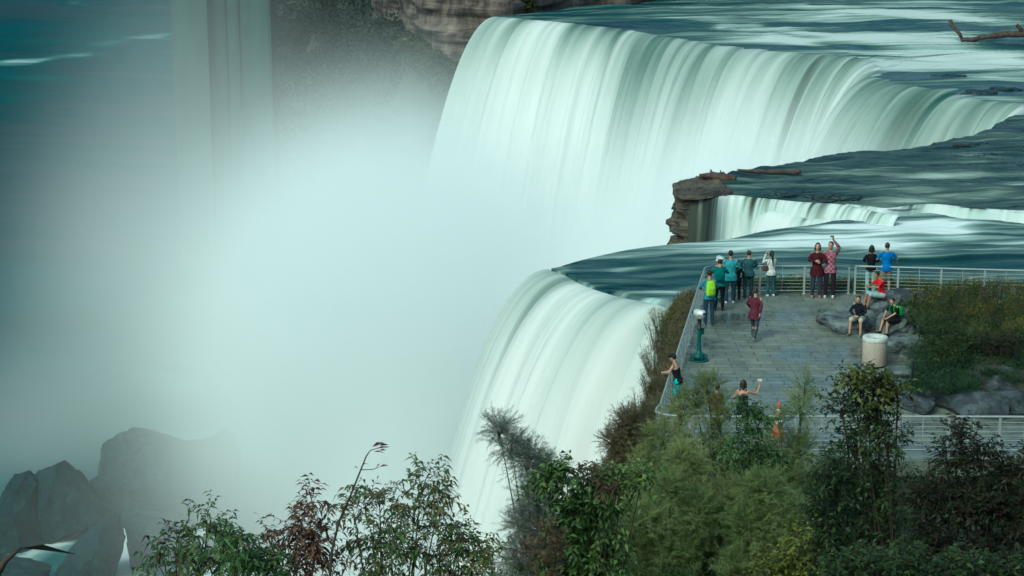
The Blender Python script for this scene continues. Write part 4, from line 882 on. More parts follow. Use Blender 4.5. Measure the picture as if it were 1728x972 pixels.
# seated
SIT = lambda spread=.16, fz=.09, ky=.44, kz=.50, ay=.50: [((-spread, ky, kz), (-spread-.02, ay, fz), -.2), ((spread, ky, kz), (spread+.02, ay, fz), .2)]
c = P(1450, 563)
person('seated man in a black hoodie and beige shorts on the low flat rock', (c.x, c.y+.05, .02), rad(152), 1.80, hip=(0, -.02, .53), legs=SIT(.17, .08, .42, .52, .46), lean=.22, arms=[((-.26, .22, .78), (-.06, .38, .66), (.8, .3, -.3)), ((.26, .22, .78), (.06, .38, .66), (-.8, .3, -.3))], top=(.010, .012, .018), bottom=(.42, .40, .33), leg_len='short', shoe=(.16, .18, .15), head_nod=1, hairm=HAIRB)
c = P(1487, 541)
person('seated man in a bright red shirt and pale shorts looking at his hands', (c.x+.05, c.y+.6, .30), rad(100), 1.86, hip=(0, -.05, .50), legs=SIT(.13, .12, .42, .53, .50), lean=.16, arms=[((-.27, .20, .80), (-.07, .42, .78), (.5, .8, .1)), ((.27, .20, .80), (.07, .42, .78), (-.5, .8, .1))], top=(.55, .012, .02), sleeve='short', bottom=(.30, .42, .42), leg_len='short', shoe=(.05, .05, .05), head_nod=1.4, hairm=HAIR, skin=SK2)
c = P(1500, 566)
p14 = person('seated boy in black with bare legs and a bright green backpack', (c.x+.15, c.y+.05, .02), rad(118), 1.68, hip=(0, -.10, .56), legs=[((-.13, .38, .56), (-.15, .42, .12), -.1), ((.13, .36, .60), (.13, .50, .16), .1)], lean=.20, arms=[((-.25, .16, .84), (-.10, .36, .68)), ((.25, .16, .84), (.10, .36, .68))], top=(.010, .012, .012), sleeve='short', bottom=(.012, .014, .014), leg_len='short', shoe=(.02, .02, .02), head_nod=.6)
backpack('bright green backpack on the seated boy', p14, 1.68, hip=(0, -.10, .56), col=(.03, .55, .09), lean=.20, w_=.26, hgt=.36, dep=.14)
# by the near rail corner
c = P(1146, 692); 
person('person in a black cap and cyan shorts leaning over the left rail near the bushes', (c.x-.05, c.y, 0), rad(62), 1.72, arms=[((-.30, .18, 1.22), (-.16, .42, 1.16)), ((.30, .20, 1.20), (.12, .44, 1.12))], top=(.012, .012, .015), tank=True, sleeve=None, bottom=(.05, .50, .55), leg_len='short', lean=.22, cap=(.008, .015, .025), shoe=(.1, .1, .1), hem=0.0)
c = P(1252, 737)
p16 = person('woman with brown hair in a black top holding up a phone behind the front rail', (c.x, c.y, 0), rad(-20), 1.66, arms=[((-.26, .06, 1.20), (-.18, .26, 1.05)), ((.36, .20, 1.32), (.42, .36, 1.52), (.0, .2, 1))], top=(.012, .010, .012), tank=True, sleeve=None, bottom=(.02, .03, .04), hair='bob', hairm=HAIRB, female=True, shoe=(.1, .1, .1))
phone('white phone raised by the woman behind the front rail', p16.location + Matrix.Rotation(rad(-20), 3, 'Z') @ V((.38, .40, 1.60)), rad(-20), .3, M_wh)
c = P(1208, 742)
person('person in a dark red shirt behind the front rail, half hidden by shrubs', (c.x, c.y, 0), rad(30), 1.62, arms=RAILARMS, top=(.18, .02, .02), sleeve='short', bottom=(.02, .02, .03), shoe=(.1, .1, .1), hairm=HAIR)
# ================================================================== foliage
def unit(a): return a/(np.linalg.norm(a, axis=-1, keepdims=True)+1e-9)
def leaf_geo(c, d, L_, W_, kind, rng, droop=.25):
    """c base points, d leaf axes; returns verts, tris. kind: blade (3 tri-sided sliver), leaf (folded, 4 tris)."""
    n = len(c); d = unit(d); r = rng.normal(size=(n, 3)); r[:, 2] *= .6 if kind == 'leaf' else 1
    up_ = np.tile([0, 0, 1.0], (n, 1)) + .55*r
    s = unit(np.cross(d, up_)); nrm = unit(np.cross(s, d))
    L_ = (L_*(.65+.7*rng.random(n)))[:, None]; W_ = (W_*(.7+.6*rng.random(n)))[:, None]
    if kind == 'blade':
        tip = c+d*L_ + np.array([0, 0, -1])*L_*droop*.4
        v = np.stack([c-s*W_/2, c+s*W_/2, tip], 1).reshape(-1, 3); f = np.arange(3*n).reshape(n, 3); return v, f
    mid = c+d*L_*.5+nrm*L_*.02; tip = c+d*L_ - np.array([0, 0, 1])*L_*droop
    l = c+d*L_*.42+s*W_/2+nrm*W_*.18; r_ = c+d*L_*.42-s*W_/2+nrm*W_*.18
    v = np.stack([c, mid, tip, l, r_], 1).reshape(-1, 3); b = (np.arange(n)*5)[:, None]
    f = np.stack([b+[0, 1, 3], b+[1, 2, 3], b+[0, 4, 1], b+[1, 4, 2]], 1).reshape(-1, 3); return v, f
def tubes(paths, radii, n=3):
    paths = np.asarray(paths); N_, K, _ = paths.shape; t = unit(np.gradient(paths, axis=1))
    a = np.cross(t, np.array([.31, .17, .93])); a = unit(a); b = np.cross(t, a); radii = np.broadcast_to(radii, (N_, K))
    ring = [paths + (a*math.cos(2*PI*k/n)+b*math.sin(2*PI*k/n))*radii[..., None] for k in range(n)]
    v = np.stack(ring, 2).reshape(-1, 3); i = np.arange(N_)[:, None, None]*K*n; j = np.arange(K-1)[None, :, None]*n; k = np.arange(n)[None, None, :]; k2 = (k+1) % n
    f = np.stack([i+j+k, i+j+k2, i+j+n+k2, i+j+n+k], -1).reshape(-1, 4); return v, f
def CL(px, py, D, rx, ry=None, dy=0):    # a clump of crown: where it stands and its real size
    s = D/FPX; ry = ry or rx; return (np.array(PD(px, py, D+dy)), np.array([rx*s, max(rx, ry)*s*1.1, ry*s]))
BARK = simple('brown_bark', (.05, .038, .028), rough=.9, var=.3, scale=8); STEM = simple('green_stem', (.06, .07, .035), rough=.8, var=.2)
def plant(name, label, cat, group, base, clumps, ntw, tl, nl, LL, LW, mat, kind='leaf', droop=.25, seed=0, bark=None, up=.35, stem_r=.02, twig_r=.004, spread=.9, fill=.75, crown='crown', per=None):
    rng = np.random.default_rng(seed+100); base = np.array(base, float); V_, F_, off = [], [], 0; TW = []; ST = []
    vol = np.array([(r[0]*r[2]+.3*r[0])*(.4 if kind == 'blade' and 40 < c[1] < 45 and c[2] > 1.0 else 1) for c, r in clumps]); vol = vol/vol.sum()
    for (c, r), w_ in zip(clumps, vol):
        n = max(3, int(ntw*w_)); q = unit(rng.normal(size=(n, 3))); rad_ = (fill*rng.random(n)**(1/2.2))[:, None]
        p0 = c + q*rad_*r*.85; out_ = unit(q*.8+np.array([0, 0, up])+.5*rng.normal(size=(n, 3)))
        K = 5; tt_ = np.linspace(0, 1, K)[None, :, None]; ln = (tl*(.6+.7*rng.random(n)))[:, None, None]
        path = p0[:, None]+out_[:, None]*ln*tt_ + np.array([0, 0, -1])*ln*droop*.8*tt_**2 + .03*rng.normal(size=(n, K, 3))*ln
        TW.append(path)
        # limb from base to clump, and stems to some twigs
        m_ = (base*.35+c*.65) + rng.normal(size=3)*np.array([.12, .12, 0])*r[0]; k = np.linspace(0, 1, 12)[:, None]
        ST.append(((1-k)**2*base + 2*k*(1-k)*m_ + k**2*c)[None])
        pick = rng.permutation(n)[:max(2, n//6)]; tq = np.linspace(0, 1, 12)[None, :, None]
        st0 = (c*.75+base*.25); st0 = np.where(True, c-np.array([0, 0, r[2]*.9]), c)
        ST.append(st0[None, None]*(1-tq)**2 + 2*tq*(1-tq)*((c+p0[pick])/2)[:, None] + p0[pick][:, None]*tq**2)
    path = np.concatenate(TW); n = len(path)
    fr = np.tile(np.linspace(.12, 1, nl), (n, 1)) + rng.normal(size=(n, nl))*.03; fr = np.clip(fr, 0, 1)*(path.shape[1]-1)
    i0 = np.minimum(fr.astype(int), path.shape[1]-2); fx = (fr-i0)[..., None]; ar = np.arange(n)[:, None]
    pt = path[ar, i0]*(1-fx)+path[ar, i0+1]*fx; td = unit(path[ar, i0+1]-path[ar, i0])
    sd_ = unit(np.cross(td, np.array([0, 0, 1.0])))*np.where(np.arange(nl) % 2, 1, -1)[None, :, None]
    d = td*.55 + sd_*spread + rng.normal(size=pt.shape)*.28 + np.array([0, 0, -droop*.6])
    v, f = leaf_geo(pt.reshape(-1, 3), d.reshape(-1, 3), LL, LW, kind, rng, droop)
    root = empty(name, label, cat, base, group=group)
    mk(crown, v-base, f, mat, root, smooth=False)
    v1, f1 = tubes(path, np.linspace(twig_r, twig_r*.4, path.shape[1])[None]); st = np.concatenate(ST)
    rr = np.full((len(st), 12), 1.0)*np.linspace(stem_r*.45, stem_r*.2, 12)[None]; 
    nlimb = 0
    for k in range(len(st)):
        if np.allclose(st[k, 0], base): rr[k] = np.linspace(stem_r, stem_r*.3, 12)
    v2, f2 = tubes(st, rr, 5)
    mk('branches' if stem_r > .012 else 'stem', np.concatenate([v1, v2])-base, [tuple(q) for q in f1] + [tuple(q+len(v1)) for q in f2], bark or BARK, root)
    return root
# colours
G_dk = leaf_mat('dark_leaf', [(.012, .026, .010), (.025, .050, .016), (.045, .075, .022), (.06, .085, .028)])
G_mid = leaf_mat('green_leaf', [(.022, .055, .018), (.05, .105, .03), (.085, .15, .042), (.13, .19, .06)])
G_br = leaf_mat('bright_leaf', [(.028, .06, .018), (.06, .11, .028), (.10, .165, .04), (.17, .23, .08)])
G_dkf = leaf_mat('dark_olive_leaf', [(.07, .035, .028), (.04, .08, .025), (.075, .13, .038), (.12, .18, .055)])
G_red = leaf_mat('red_brown_leaf', [(.05, .022, .018), (.10, .045, .03), (.16, .075, .045), (.08, .075, .03)])
G_mix = leaf_mat('turning_leaf', [(.09, .04, .034), (.05, .095, .03), (.075, .145, .04), (.15, .09, .05), (.12, .19, .06)])
G_dkr = leaf_mat('dark_turning_leaf', [(.030, .014, .012), (.012, .022, .009), (.022, .038, .013), (.035, .018, .014), (.035, .05, .017)])
G_fea = leaf_mat('feathery_grey', [(.15, .18, .15), (.22, .25, .21), (.30, .33, .28), (.38, .40, .36)], trans=.5)
G_feg = leaf_mat('feathery_green', trans=.4, cols=[(.11, .14, .05), (.22, .26, .09), (.33, .38, .14), (.44, .46, .22)])
G_feb = leaf_mat('feathery_blue', trans=.4, cols=[(.13, .18, .06), (.24, .30, .11), (.36, .42, .19)])
G_tan = leaf_mat('dry_grass', [(.07, .05, .03), (.13, .10, .055), (.20, .16, .09), (.08, .09, .04)])
G_yel = leaf_mat('yellow_flower', [(.22, .13, .01), (.36, .22, .02), (.28, .20, .03)])
G_ylw = leaf_mat('dim_yellow_flower', [(.10, .07, .01), (.18, .12, .015), (.07, .08, .02)])
G_wht = leaf_mat('white_flower', [(.35, .38, .36), (.5, .52, .5)])
G_jun = leaf_mat('juniper', [(.012, .035, .016), (.025, .06, .022), (.045, .09, .035)])
G_olv = leaf_mat('olive_leaf', [(.05, .06, .012), (.10, .12, .02), (.16, .18, .03)])

def gb(px, D): # root point on the hillside / bank under a photo column
    x = (px-864)/FPX*math.hypot(D, CAM_H)*1.0; return (x, D, hillz(x, D)-.1)
grpA = 'young trees in front of the mist'
plant('young_tree', 'dark green young tree with drooping leaves, leftmost in front of the misty boulders', 'tree', grpA, gb(340, 22), [CL(345, 905, 22, 38, 30), CL(300, 925, 22, 40, 30), CL(375, 935, 22, 50, 34), CL(280, 960, 22, 30), CL(340, 970, 22, 60, 34), CL(410, 950, 22, 30), CL(355, 878, 22, 20, 14)], 170, .38, 9, .12, .034, G_dkf, seed=1, droop=.35)
plant('young_tree', 'low bright green bush between the dark leftmost tree and the red brown one', 'tree', grpA, gb(430, 21), [CL(425, 945, 21, 38, 24), CL(400, 915, 21, 20, 14), CL(450, 965, 21, 36, 26)], 85, .30, 9, .115, .038, G_mid, seed=2, droop=.35)
plant('young_tree', 'red brown young tree with turning leaves left of the long bare sprig', 'tree', grpA, gb(520, 22.5), [CL(528, 848, 22.5, 26, 22), CL(505, 885, 22.5, 38, 28), CL(535, 915, 22.5, 40, 32), CL(490, 930, 22.5, 34, 26), CL(520, 960, 22.5, 50, 30), CL(458, 912, 22.5, 16, 12)], 150, .34, 9, .11, .034, G_red, seed=3, droop=.35)
plant('young_tree', 'tallest green young tree with reddish top right of the long bare sprig', 'tree', grpA, gb(680, 23), [CL(712, 812, 23, 44, 26), CL(640, 838, 23, 34, 22), CL(598, 868, 23, 30, 22), CL(700, 862, 23, 52, 32), CL(630, 905, 23, 50, 36), CL(700, 920, 23, 56, 38), CL(640, 955, 23, 60, 34), CL(740, 850, 23, 20, 24)], 240, .38, 9, .115, .034, G_mix, seed=4, droop=.35)
plant('young_tree', 'green young tree with brownish tips at the right end of the left tree group', 'tree', grpA, gb(770, 23), [CL(775, 900, 23, 34, 22), CL(800, 925, 23, 30, 20), CL(760, 945, 23, 50, 34), CL(815, 960, 23, 30, 22), CL(740, 890, 23, 26, 18)], 120, .34, 9, .11, .034, G_mix, seed=5, droop=.35)
plant('young_tree', 'small leafy shoot with yellowish leaflets right of the left tree group', 'tree', grpA, gb(820, 21), [CL(832, 935, 21, 14, 10), CL(818, 958, 21, 16, 14)], 22, .24, 9, .075, .026, G_olv, seed=6, droop=.2, stem_r=.012)
# long bare sprig
D_ = 21.0; sp = [PD(x, y, D_) for x, y in [(556, 985), (560, 930), (572, 880), (590, 840), (606, 800), (618, 770), (625, 760)]]
sb_ = Vector(gb(556, D_)); root = empty('sprig', 'long thin bare sprig with a few dark red leaves at its tip', 'sprig', sb_)
MB().tube([sb_-sb_]+[p-sb_ for p in sp], [.022, .018, .016, .014, .012, .010, .008, .005], 6).build('stem', BARK, root)
MB().tube([p-sb_ for p in (PD(609, 793, D_), PD(630, 792, D_), PD(640, 788, D_))], [.006, .005, .003], 5).build('side_twig', BARK, root)
MB().tube([p-sb_ for p in (PD(625, 760, D_), PD(638, 756, D_), PD(655, 755, D_))], [.006, .005, .003], 5).build('side_twig', BARK, root)
lv = [((628, 754), (646, 745)), ((636, 757), (662, 750)), ((640, 760), (666, 757)), ((630, 762), (650, 763)), ((612, 784), (632, 781)), ((634, 792), (640, 783)), ((640, 788), (660, 782)), ((606, 792), (598, 787)), ((640, 752), (664, 747))]
cc = np.array([PD(a[0], a[1], D_) for a, b in lv]); dd_ = np.array([PD(b[0], b[1], D_-.05) for a, b in lv])-cc
v, f = leaf_geo(cc, dd_, .14, .045, 'leaf', np.random.default_rng(5), .1); mk('leaves', v-np.array(sb_), f, leaf_mat('dark_red_leaf', [(.05, .012, .016), (.09, .02, .025)]), root, smooth=False)

# centre
plant('feathery_shrub', 'grey feathery shrub leaning out in front of the near waterfall', 'shrub', None, gb(905, 34), [CL(842, 725, 34, 20, 22), CL(862, 752, 34, 26, 24), CL(890, 775, 34, 30, 34), CL(925, 800, 34, 34, 30), CL(905, 840, 34, 40, 34), CL(885, 885, 34, 34, 34), CL(925, 895, 34, 46, 40), CL(880, 945, 34, 40, 36), CL(940, 950, 34, 50, 40)], 1900, .40, 40, .10, .0062, G_fea, 'blade', seed=11, droop=.12, spread=.55, up=.5, stem_r=.022, twig_r=.002, bark=STEM)
vine = plant('leafy_vine', 'bright green broad leaved vine climbing in the middle of the foreground', 'vine', None, gb(985, 25), [CL(925, 812, 25, 26, 18), CL(955, 800, 25, 18, 14), CL(1000, 820, 25, 26, 22), CL(1050, 815, 25, 24, 18), CL(975, 860, 25, 44, 34), CL(1015, 885, 25, 32, 30), CL(955, 915, 25, 44, 36), CL(1015, 945, 25, 46, 34), CL(950, 965, 25, 50, 30), CL(1085, 800, 25, 14, 12)], 760, .30, 8, .10, .048, G_br, seed=12, droop=.28)
plant('sumac_sprig', 'dark red compound leaves standing above the bright green vine', 'sprig', None, gb(1010, 24.7), [CL(1008, 797, 24.7, 14, 14), CL(995, 805, 24.7, 8, 6), CL(1020, 815, 24.7, 8, 8)], 7, .24, 7, .12, .036, leaf_mat('crimson_leaf', [(.06, .015, .02), (.10, .025, .03), (.04, .03, .02)]), seed=13, droop=.3, stem_r=.01)
plant('dried_flower', 'brown dried flower heads left of the bright green vine', 'flower', None, gb(915, 22), [CL(920, 900, 22, 26, 14), CL(940, 920, 22, 22, 16), CL(905, 930, 22, 26, 20), CL(930, 960, 22, 30, 22)], 120, .20, 20, .06, .012, leaf_mat('dried_brown', [(.07, .045, .028), (.14, .09, .05)]), 'blade', seed=14, droop=.1, stem_r=.012)
grpB = 'feathery shrubs in front of the railing'
plant('feathery_shrub', 'green feathery shrub over the bent left corner of the railing', 'shrub', grpB, gb(1130, 42), [CL(1150, 690, 42, 24, 34), CL(1120, 740, 42, 36, 36), CL(1090, 790, 42, 44, 36), CL(1160, 770, 42, 44, 44), CL(1100, 850, 42, 60, 44), CL(1150, 910, 42, 70, 50), CL(1080, 930, 42, 56, 50)], 2300, .46, 44, .11, .008, G_feg, 'blade', seed=21, droop=.12, spread=.55, up=.5, stem_r=.035, twig_r=.0022, bark=STEM)
plant('feathery_shrub', 'tall tan green feathery shrub whose tip reaches the paving above the railing', 'shrub', grpB, gb(1215, 42.5), [CL(1195, 655, 42.5, 26, 22), CL(1175, 680, 42.5, 24, 24), CL(1215, 700, 42.5, 26, 36), CL(1205, 760, 42.5, 36, 36), CL(1230, 820, 42.5, 50, 46), CL(1220, 890, 42.5, 66, 56), CL(1260, 950, 42.5, 70, 50)], 2300, .46, 44, .11, .008, G_feg, 'blade', seed=22, droop=.12, spread=.55, up=.5, stem_r=.035, twig_r=.0022, bark=STEM)
plant('feathery_shrub', 'blue green feathery shrub below the traffic cone', 'shrub', grpB, gb(1320, 41), [CL(1316, 712, 41, 13, 20), CL(1352, 690, 41, 15, 34), CL(1358, 655, 41, 10, 20), CL(1296, 765, 41, 26, 26), CL(1345, 760, 41, 34, 34), CL(1320, 810, 41, 56, 50), CL(1300, 880, 41, 70, 56), CL(1360, 930, 41, 70, 56)], 2300, .46, 44, .11, .008, G_feb, 'blade', seed=23, droop=.12, spread=.55, up=.5, stem_r=.035, twig_r=.0022, bark=STEM)
plant('feathery_shrub', 'pale tan feathery plume on the bank left of the railing corner', 'shrub', None, (3.0, 47, -1.8), [CL(1060, 715, 47, 26, 26), CL(1040, 745, 47, 30, 26), CL(1070, 760, 47, 36, 30), CL(1050, 800, 47, 40, 30)], 1000, .38, 40, .10, .008, G_tan, 'blade', seed=24, droop=.1, spread=.5, up=.6, stem_r=.02)
for k_, (D_, lab, cl_, mt) in enumerate([
  (36, 'large soft grey green feathery shrub low in the middle, right of the bright vine', [(1090, 880, 46, 34), (1130, 830, 34, 30), (1060, 920, 44, 34), (1140, 930, 60, 40), (1180, 870, 44, 40), (1090, 960, 60, 30)], G_feb),
  (37, 'olive feathery shrub at bottom centre with bare tan twigs', [(1170, 800, 26, 26), (1210, 850, 44, 36), (1250, 900, 54, 40), (1200, 940, 60, 40), (1290, 950, 50, 34), (1150, 770, 16, 20)], G_feg),
  (35, 'blue grey feathery shrub at bottom, left of the olive bush', [(1290, 830, 34, 30), (1320, 870, 44, 36), (1270, 890, 44, 36), (1330, 930, 50, 36), (1260, 960, 60, 26)], G_feb)]):
    plant('feathery_shrub', lab, 'shrub', 'feathery shrubs lower on the slope', gb(cl_[0][0]+40, D_), [CL(a_, b_, D_, c_, e_) for a_, b_, c_, e_ in cl_], 2100, .42, 44, .10, .0065, mt, 'blade', seed=120+k_, droop=.12, spread=.55, up=.6, stem_r=.03, twig_r=.002, bark=STEM)
plant('broadleaf_bush', 'dark green broadleaf bush in front of the woman with the phone', 'bush', None, gb(1268, 38), [CL(1262, 690, 38, 20, 18), CL(1280, 715, 38, 26, 22), CL(1245, 760, 38, 34, 30), CL(1290, 780, 38, 40, 36), CL(1270, 850, 38, 50, 50)], 420, .34, 9, .11, .045, G_mid, seed=25, droop=.3)
plant('broadleaf_bush', 'dark leafy bush between the feathery shrubs and the right hand shrub', 'bush', None, gb(1400, 36), [CL(1405, 790, 36, 30, 26), CL(1385, 840, 36, 40, 36), CL(1350, 900, 36, 46, 36), CL(1380, 950, 36, 60, 36)], 420, .34, 9, .11, .04, G_dk, seed=26, droop=.3)
plant('leafy_shrub', 'dark shrub with pale yellow green top leaves rising past the railing', 'shrub', None, gb(1455, 27), [CL(1440, 650, 27, 28, 16), CL(1480, 655, 27, 26, 18), CL(1515, 668, 27, 12, 10), CL(1420, 690, 27, 24, 20), CL(1465, 700, 27, 34, 28), CL(1445, 750, 27, 40, 34), CL(1500, 740, 27, 34, 30), CL(1410, 810, 27, 46, 40), CL(1480, 820, 27, 56, 50), CL(1400, 880, 27, 56, 46), CL(1480, 900, 27, 66, 56), CL(1380, 950, 27, 50, 36), CL(1470, 960, 27, 70, 34)], 1100, .32, 8, .088, .044, G_dk, seed=31, droop=.2, stem_r=.035)
plant('leafy_shrub', 'cluster of pale yellow green leaves crowning the dark shrub', 'shrub', None, gb(1480, 26.6), [CL(1445, 640, 26.6, 20, 10), CL(1478, 645, 26.6, 22, 14), CL(1520, 660, 26.6, 10, 10), CL(1490, 680, 26.6, 18, 12)], 70, .25, 7, .10, .055, G_olv, seed=32, droop=.2, stem_r=.01)
plant('leafy_shrub', 'dark shrub with reddish twigs at the right edge below the railing', 'shrub', None, gb(1640, 26.5), [CL(1622, 735, 26.5, 18, 20), CL(1600, 780, 26.5, 30, 26), CL(1655, 775, 26.5, 34, 24), CL(1700, 800, 26.5, 34, 28), CL(1740, 790, 26.5, 34, 30), CL(1570, 840, 26.5, 46, 40), CL(1640, 850, 26.5, 60, 46), CL(1720, 870, 26.5, 60, 50), CL(1580, 920, 26.5, 60, 50), CL(1680, 940, 26.5, 80, 46), CL(1770, 930, 26.5, 60, 56)], 1500, .32, 8, .088, .042, G_dkr, seed=33, droop=.2, stem_r=.035)
plant('leafy_shrub', 'low olive bush at the bottom edge left of the dark shrub', 'shrub', None, gb(1350, 25), [CL(1345, 900, 25, 22, 16), CL(1335, 935, 25, 28, 20), CL(1370, 960, 25, 36, 22), CL(1300, 965, 25, 40, 16)], 150, .26, 7, .09, .045, G_olv, seed=34, droop=.2)
plant('leafy_shrub', 'bushy green shrub at the bottom edge under the dark shrub', 'shrub', None, gb(1560, 22), [CL(1480, 955, 22, 60, 26), CL(1560, 960, 22, 60, 24), CL(1640, 962, 22, 60, 22), CL(1420, 968, 22, 40, 14), CL(1720, 965, 22, 50, 24)], 420, .28, 7, .085, .042, G_dk, seed=35, droop=.2)
# near black twig, lower left
D_ = 6.0; p0 = PD(-60, 1010, D_); root = empty('twig', 'black pointed leaf on a dark twig at the bottom left edge', 'twig', p0)
MB().tube([p-p0 for p in (p0, PD(-10, 975, D_), PD(10, 945, D_), PD(35, 925, D_))], [.02, .016, .010, .005], 8).build('stem', BARK, root)
v, f = leaf_geo(np.array([PD(32, 925, D_), PD(-30, 965, D_)]), np.array([PD(108, 925, D_+.03)-PD(32, 925, D_), PD(40, 965, D_)-PD(-30, 965, D_)]), .17, .032, 'leaf', np.random.default_rng(6), .12)
mk('leaves', v-np.array(p0), f, simple('black_leaf', (.006, .008, .006)), root, smooth=False)

# bed planting
def tuft(name, label, cat, group, x, y, z, h, r, n, mat, fmat=None, seed=0, LL=.10, LW=.012, kind='blade', nl=14, fh=.25, stemm=None, part='blossom'):
    rng = np.random.default_rng(seed+500); base = np.array([x, y, z]); a = rng.random(n)*2*PI; rr = r*np.sqrt(rng.random(n)); K = 5; t = np.linspace(0, 1, K)[None, :, None]
    b0 = np.stack([rr*.35*np.cos(a), rr*.35*np.sin(a), 0*a], 1); tp = np.stack([rr*np.cos(a), rr*np.sin(a), h*(.65+.4*rng.random(n))], 1)
    path = b0[:, None]*(1-t)+tp[:, None]*t; path[..., :2] += (b0[:, None, :2]-tp[:, None, :2])*(t*(1-t))*.4
    root = empty(name, label, cat, base, group=group); v, f = tubes(path, np.linspace(.006, .003, K)[None]); mk('stem', v, f, stemm or STEM, root)
    fr = np.tile(np.linspace(.1, .95, nl), (n, 1))*(K-1); i0 = np.minimum(fr.astype(int), K-2); fx = (fr-i0)[..., None]; ar = np.arange(n)[:, None]
    pt = path[ar, i0]*(1-fx)+path[ar, i0+1]*fx; d = rng.normal(size=pt.shape)+np.array([0, 0, .5])
    v, f = leaf_geo(pt.reshape(-1, 3), d.reshape(-1, 3), LL, LW, kind, rng, .25); mk('leaves', v, f, mat, root, smooth=False)
    if fmat:
        m = 9; e = path[:, -1]; q = rng.normal(size=(n, m, 3))*np.array([.07, .07, fh*.3]); q[..., 2] -= fh*.3
        c = (e[:, None]+q).reshape(-1, 3); v, f = leaf_geo(c, rng.normal(size=c.shape), .035, .03, 'leaf', rng, 0); mk(part, v, f, fmat, root, smooth=False)
    return root
BZ = lambda x, y: .62
gr = [(1545, 492, 1.0, 0), (1565, 480, 1.2, 1), (1590, 476, 1.3, 1), (1612, 470, 1.45, 1), (1640, 462, 1.55, 1), (1668, 460, 1.6, 1), (1700, 466, 1.5, 1), (1728, 470, 1.5, 1), (1570, 510, 1.0, 1), (1610, 505, 1.2, 1), (1650, 500, 1.3, 1), (1690, 505, 1.3, 1), (1725, 500, 1.3, 1), (1600, 530, 1.0, 0), (1640, 535, 1.1, 1), (1685, 540, 1.1, 1), (1720, 530, 1.2, 1), (1755, 500, 1.3, 1)]
wh = ['beside the back railing', 'in the upper row', 'in the middle of the bed', 'by the right picture edge']
for i, (px, top, h, fl) in enumerate(gr):
    # stands on the bed at z=.6: find the depth whose plant top (z=.6+h) sits on this photo row
    c = P(px, top, .6+h)
    place = ['at the bed corner next to the back railing', 'second from the bed corner, against the railing', 'against the railing between the rail posts', 'against the railing, left of the tallest ones', 'left of the two tallest against the railing', 'the tallest, rising well above the railing', 'just right of the tallest, beside the white asters', 'against the railing at the picture edge',
             'in front of the bed corner', 'second row, left of the white asters', 'second row, below the tallest', 'second row, below the white asters', 'second row at the picture edge', 'third row, left end', 'third row, middle', 'third row, below the white asters', 'third row at the picture edge', 'outermost at the right, partly cut by the picture edge'][i]
    tuft('goldenrod', ('goldenrod clump with yellow plumes, ' if fl else 'green leafy clump without flowers, ')+place, 'flower', 'goldenrod clumps in the planting bed', c.x, c.y, .5, h, .62, 42, G_dk if i % 2 else G_mid, (G_yel if i % 3 == 1 else G_ylw) if fl else None, seed=i, LL=.13, LW=.022, nl=16)
c = P(1690, 478, 1.7); tuft('aster', 'white flowering aster clump above the goldenrod by the back railing', 'flower', None, c.x, c.y-.3, .5, 1.15, .6, 46, G_dk, G_wht, seed=40, fh=.3)
sh = [(1578, 545, 1.15, 'dark shrub behind the seated boy'), (1600, 560, 1.25, 'dark shrub in the bed right of the seated boy'), (1640, 572, .9, 'dark shrub in the middle of the bed'), (1690, 575, 1.2, 'dark brownish shrub right of the bed middle'), (1735, 565, 1.0, 'dark shrub at the right edge of the bed'), (1590, 584, .8, 'dark shrub above the square edged rock'), (1572, 522, .7, 'dark shrub next to the pale block rock')]
for i, (px, py, h, lab) in enumerate(sh):
    c = P(px, py, .6+h*.6); k = np.array([c.x, c.y, .6+h*.45])
    plant('garden_shrub', lab, 'shrub', 'dark shrubs in the planting bed', (c.x, c.y, .45), [(k, np.array([.75, .7, h*.5])), (k+np.array([.3, -.2, .1]), np.array([.5, .5, h*.4])), (k+np.array([-.35, .1, .05]), np.array([.5, .5, h*.4]))], 230, .26, 10, .085, .028, G_dk if i not in (3,) else G_dkr, seed=50+i, stem_r=.012)
def cover(name, X, Y, Z, n_per, LL, LW, mat, seed, kind='blade', hh=.25, stuff=True, upw=.9):
    rng = np.random.default_rng(seed); n = len(X); c = np.stack([np.repeat(X, n_per)+rng.normal(size=n*n_per)*.10, np.repeat(Y, n_per)+rng.normal(size=n*n_per)*.10, np.repeat(Z, n_per)+rng.random(n*n_per)*hh], 1)
    d = rng.normal(size=c.shape)+np.array([0, 0, upw]); v, f = leaf_geo(c, d, LL, LW, kind, rng, .3)
    o = mk(name, v, f, mat, smooth=False)
    if stuff: tag(o, kind='stuff')
    return o
rng = np.random.default_rng(9)
def scat(x0, x1, y0, y1, n): return rng.uniform(x0, x1, n), rng.uniform(y0, y1, n)
# spreading juniper over the lower half of the bed
pxs, pys = rng.uniform(1535, 1800, 1500), rng.uniform(585, 690, 1500); pp = np.array([P(a, b, .55) for a, b in zip(pxs, pys)]); keep = (pys < np.where(pxs > 1650, 646, 664))
pp = pp[keep]; tag(cover('juniper_cover', pp[:, 0], pp[:, 1], pp[:, 2]-.05+.4*np.maximum(0, fbm(pp[:, 0]*1.6, pp[:, 1]*1.6, seed=2)), 34, .16, .016, G_jun, 1, hh=.20, upw=.5), 'low spreading juniper covering the lower half of the planting bed', None)
pxs, pys = rng.uniform(1560, 1800, 700), rng.uniform(490, 625, 700); pp = np.array([P(a, b, .62) for a, b in zip(pxs, pys)])
cover('bed_undergrowth', pp[:, 0], pp[:, 1], pp[:, 2], 26, .16, .03, G_dk, 2, 'leaf', hh=.35)
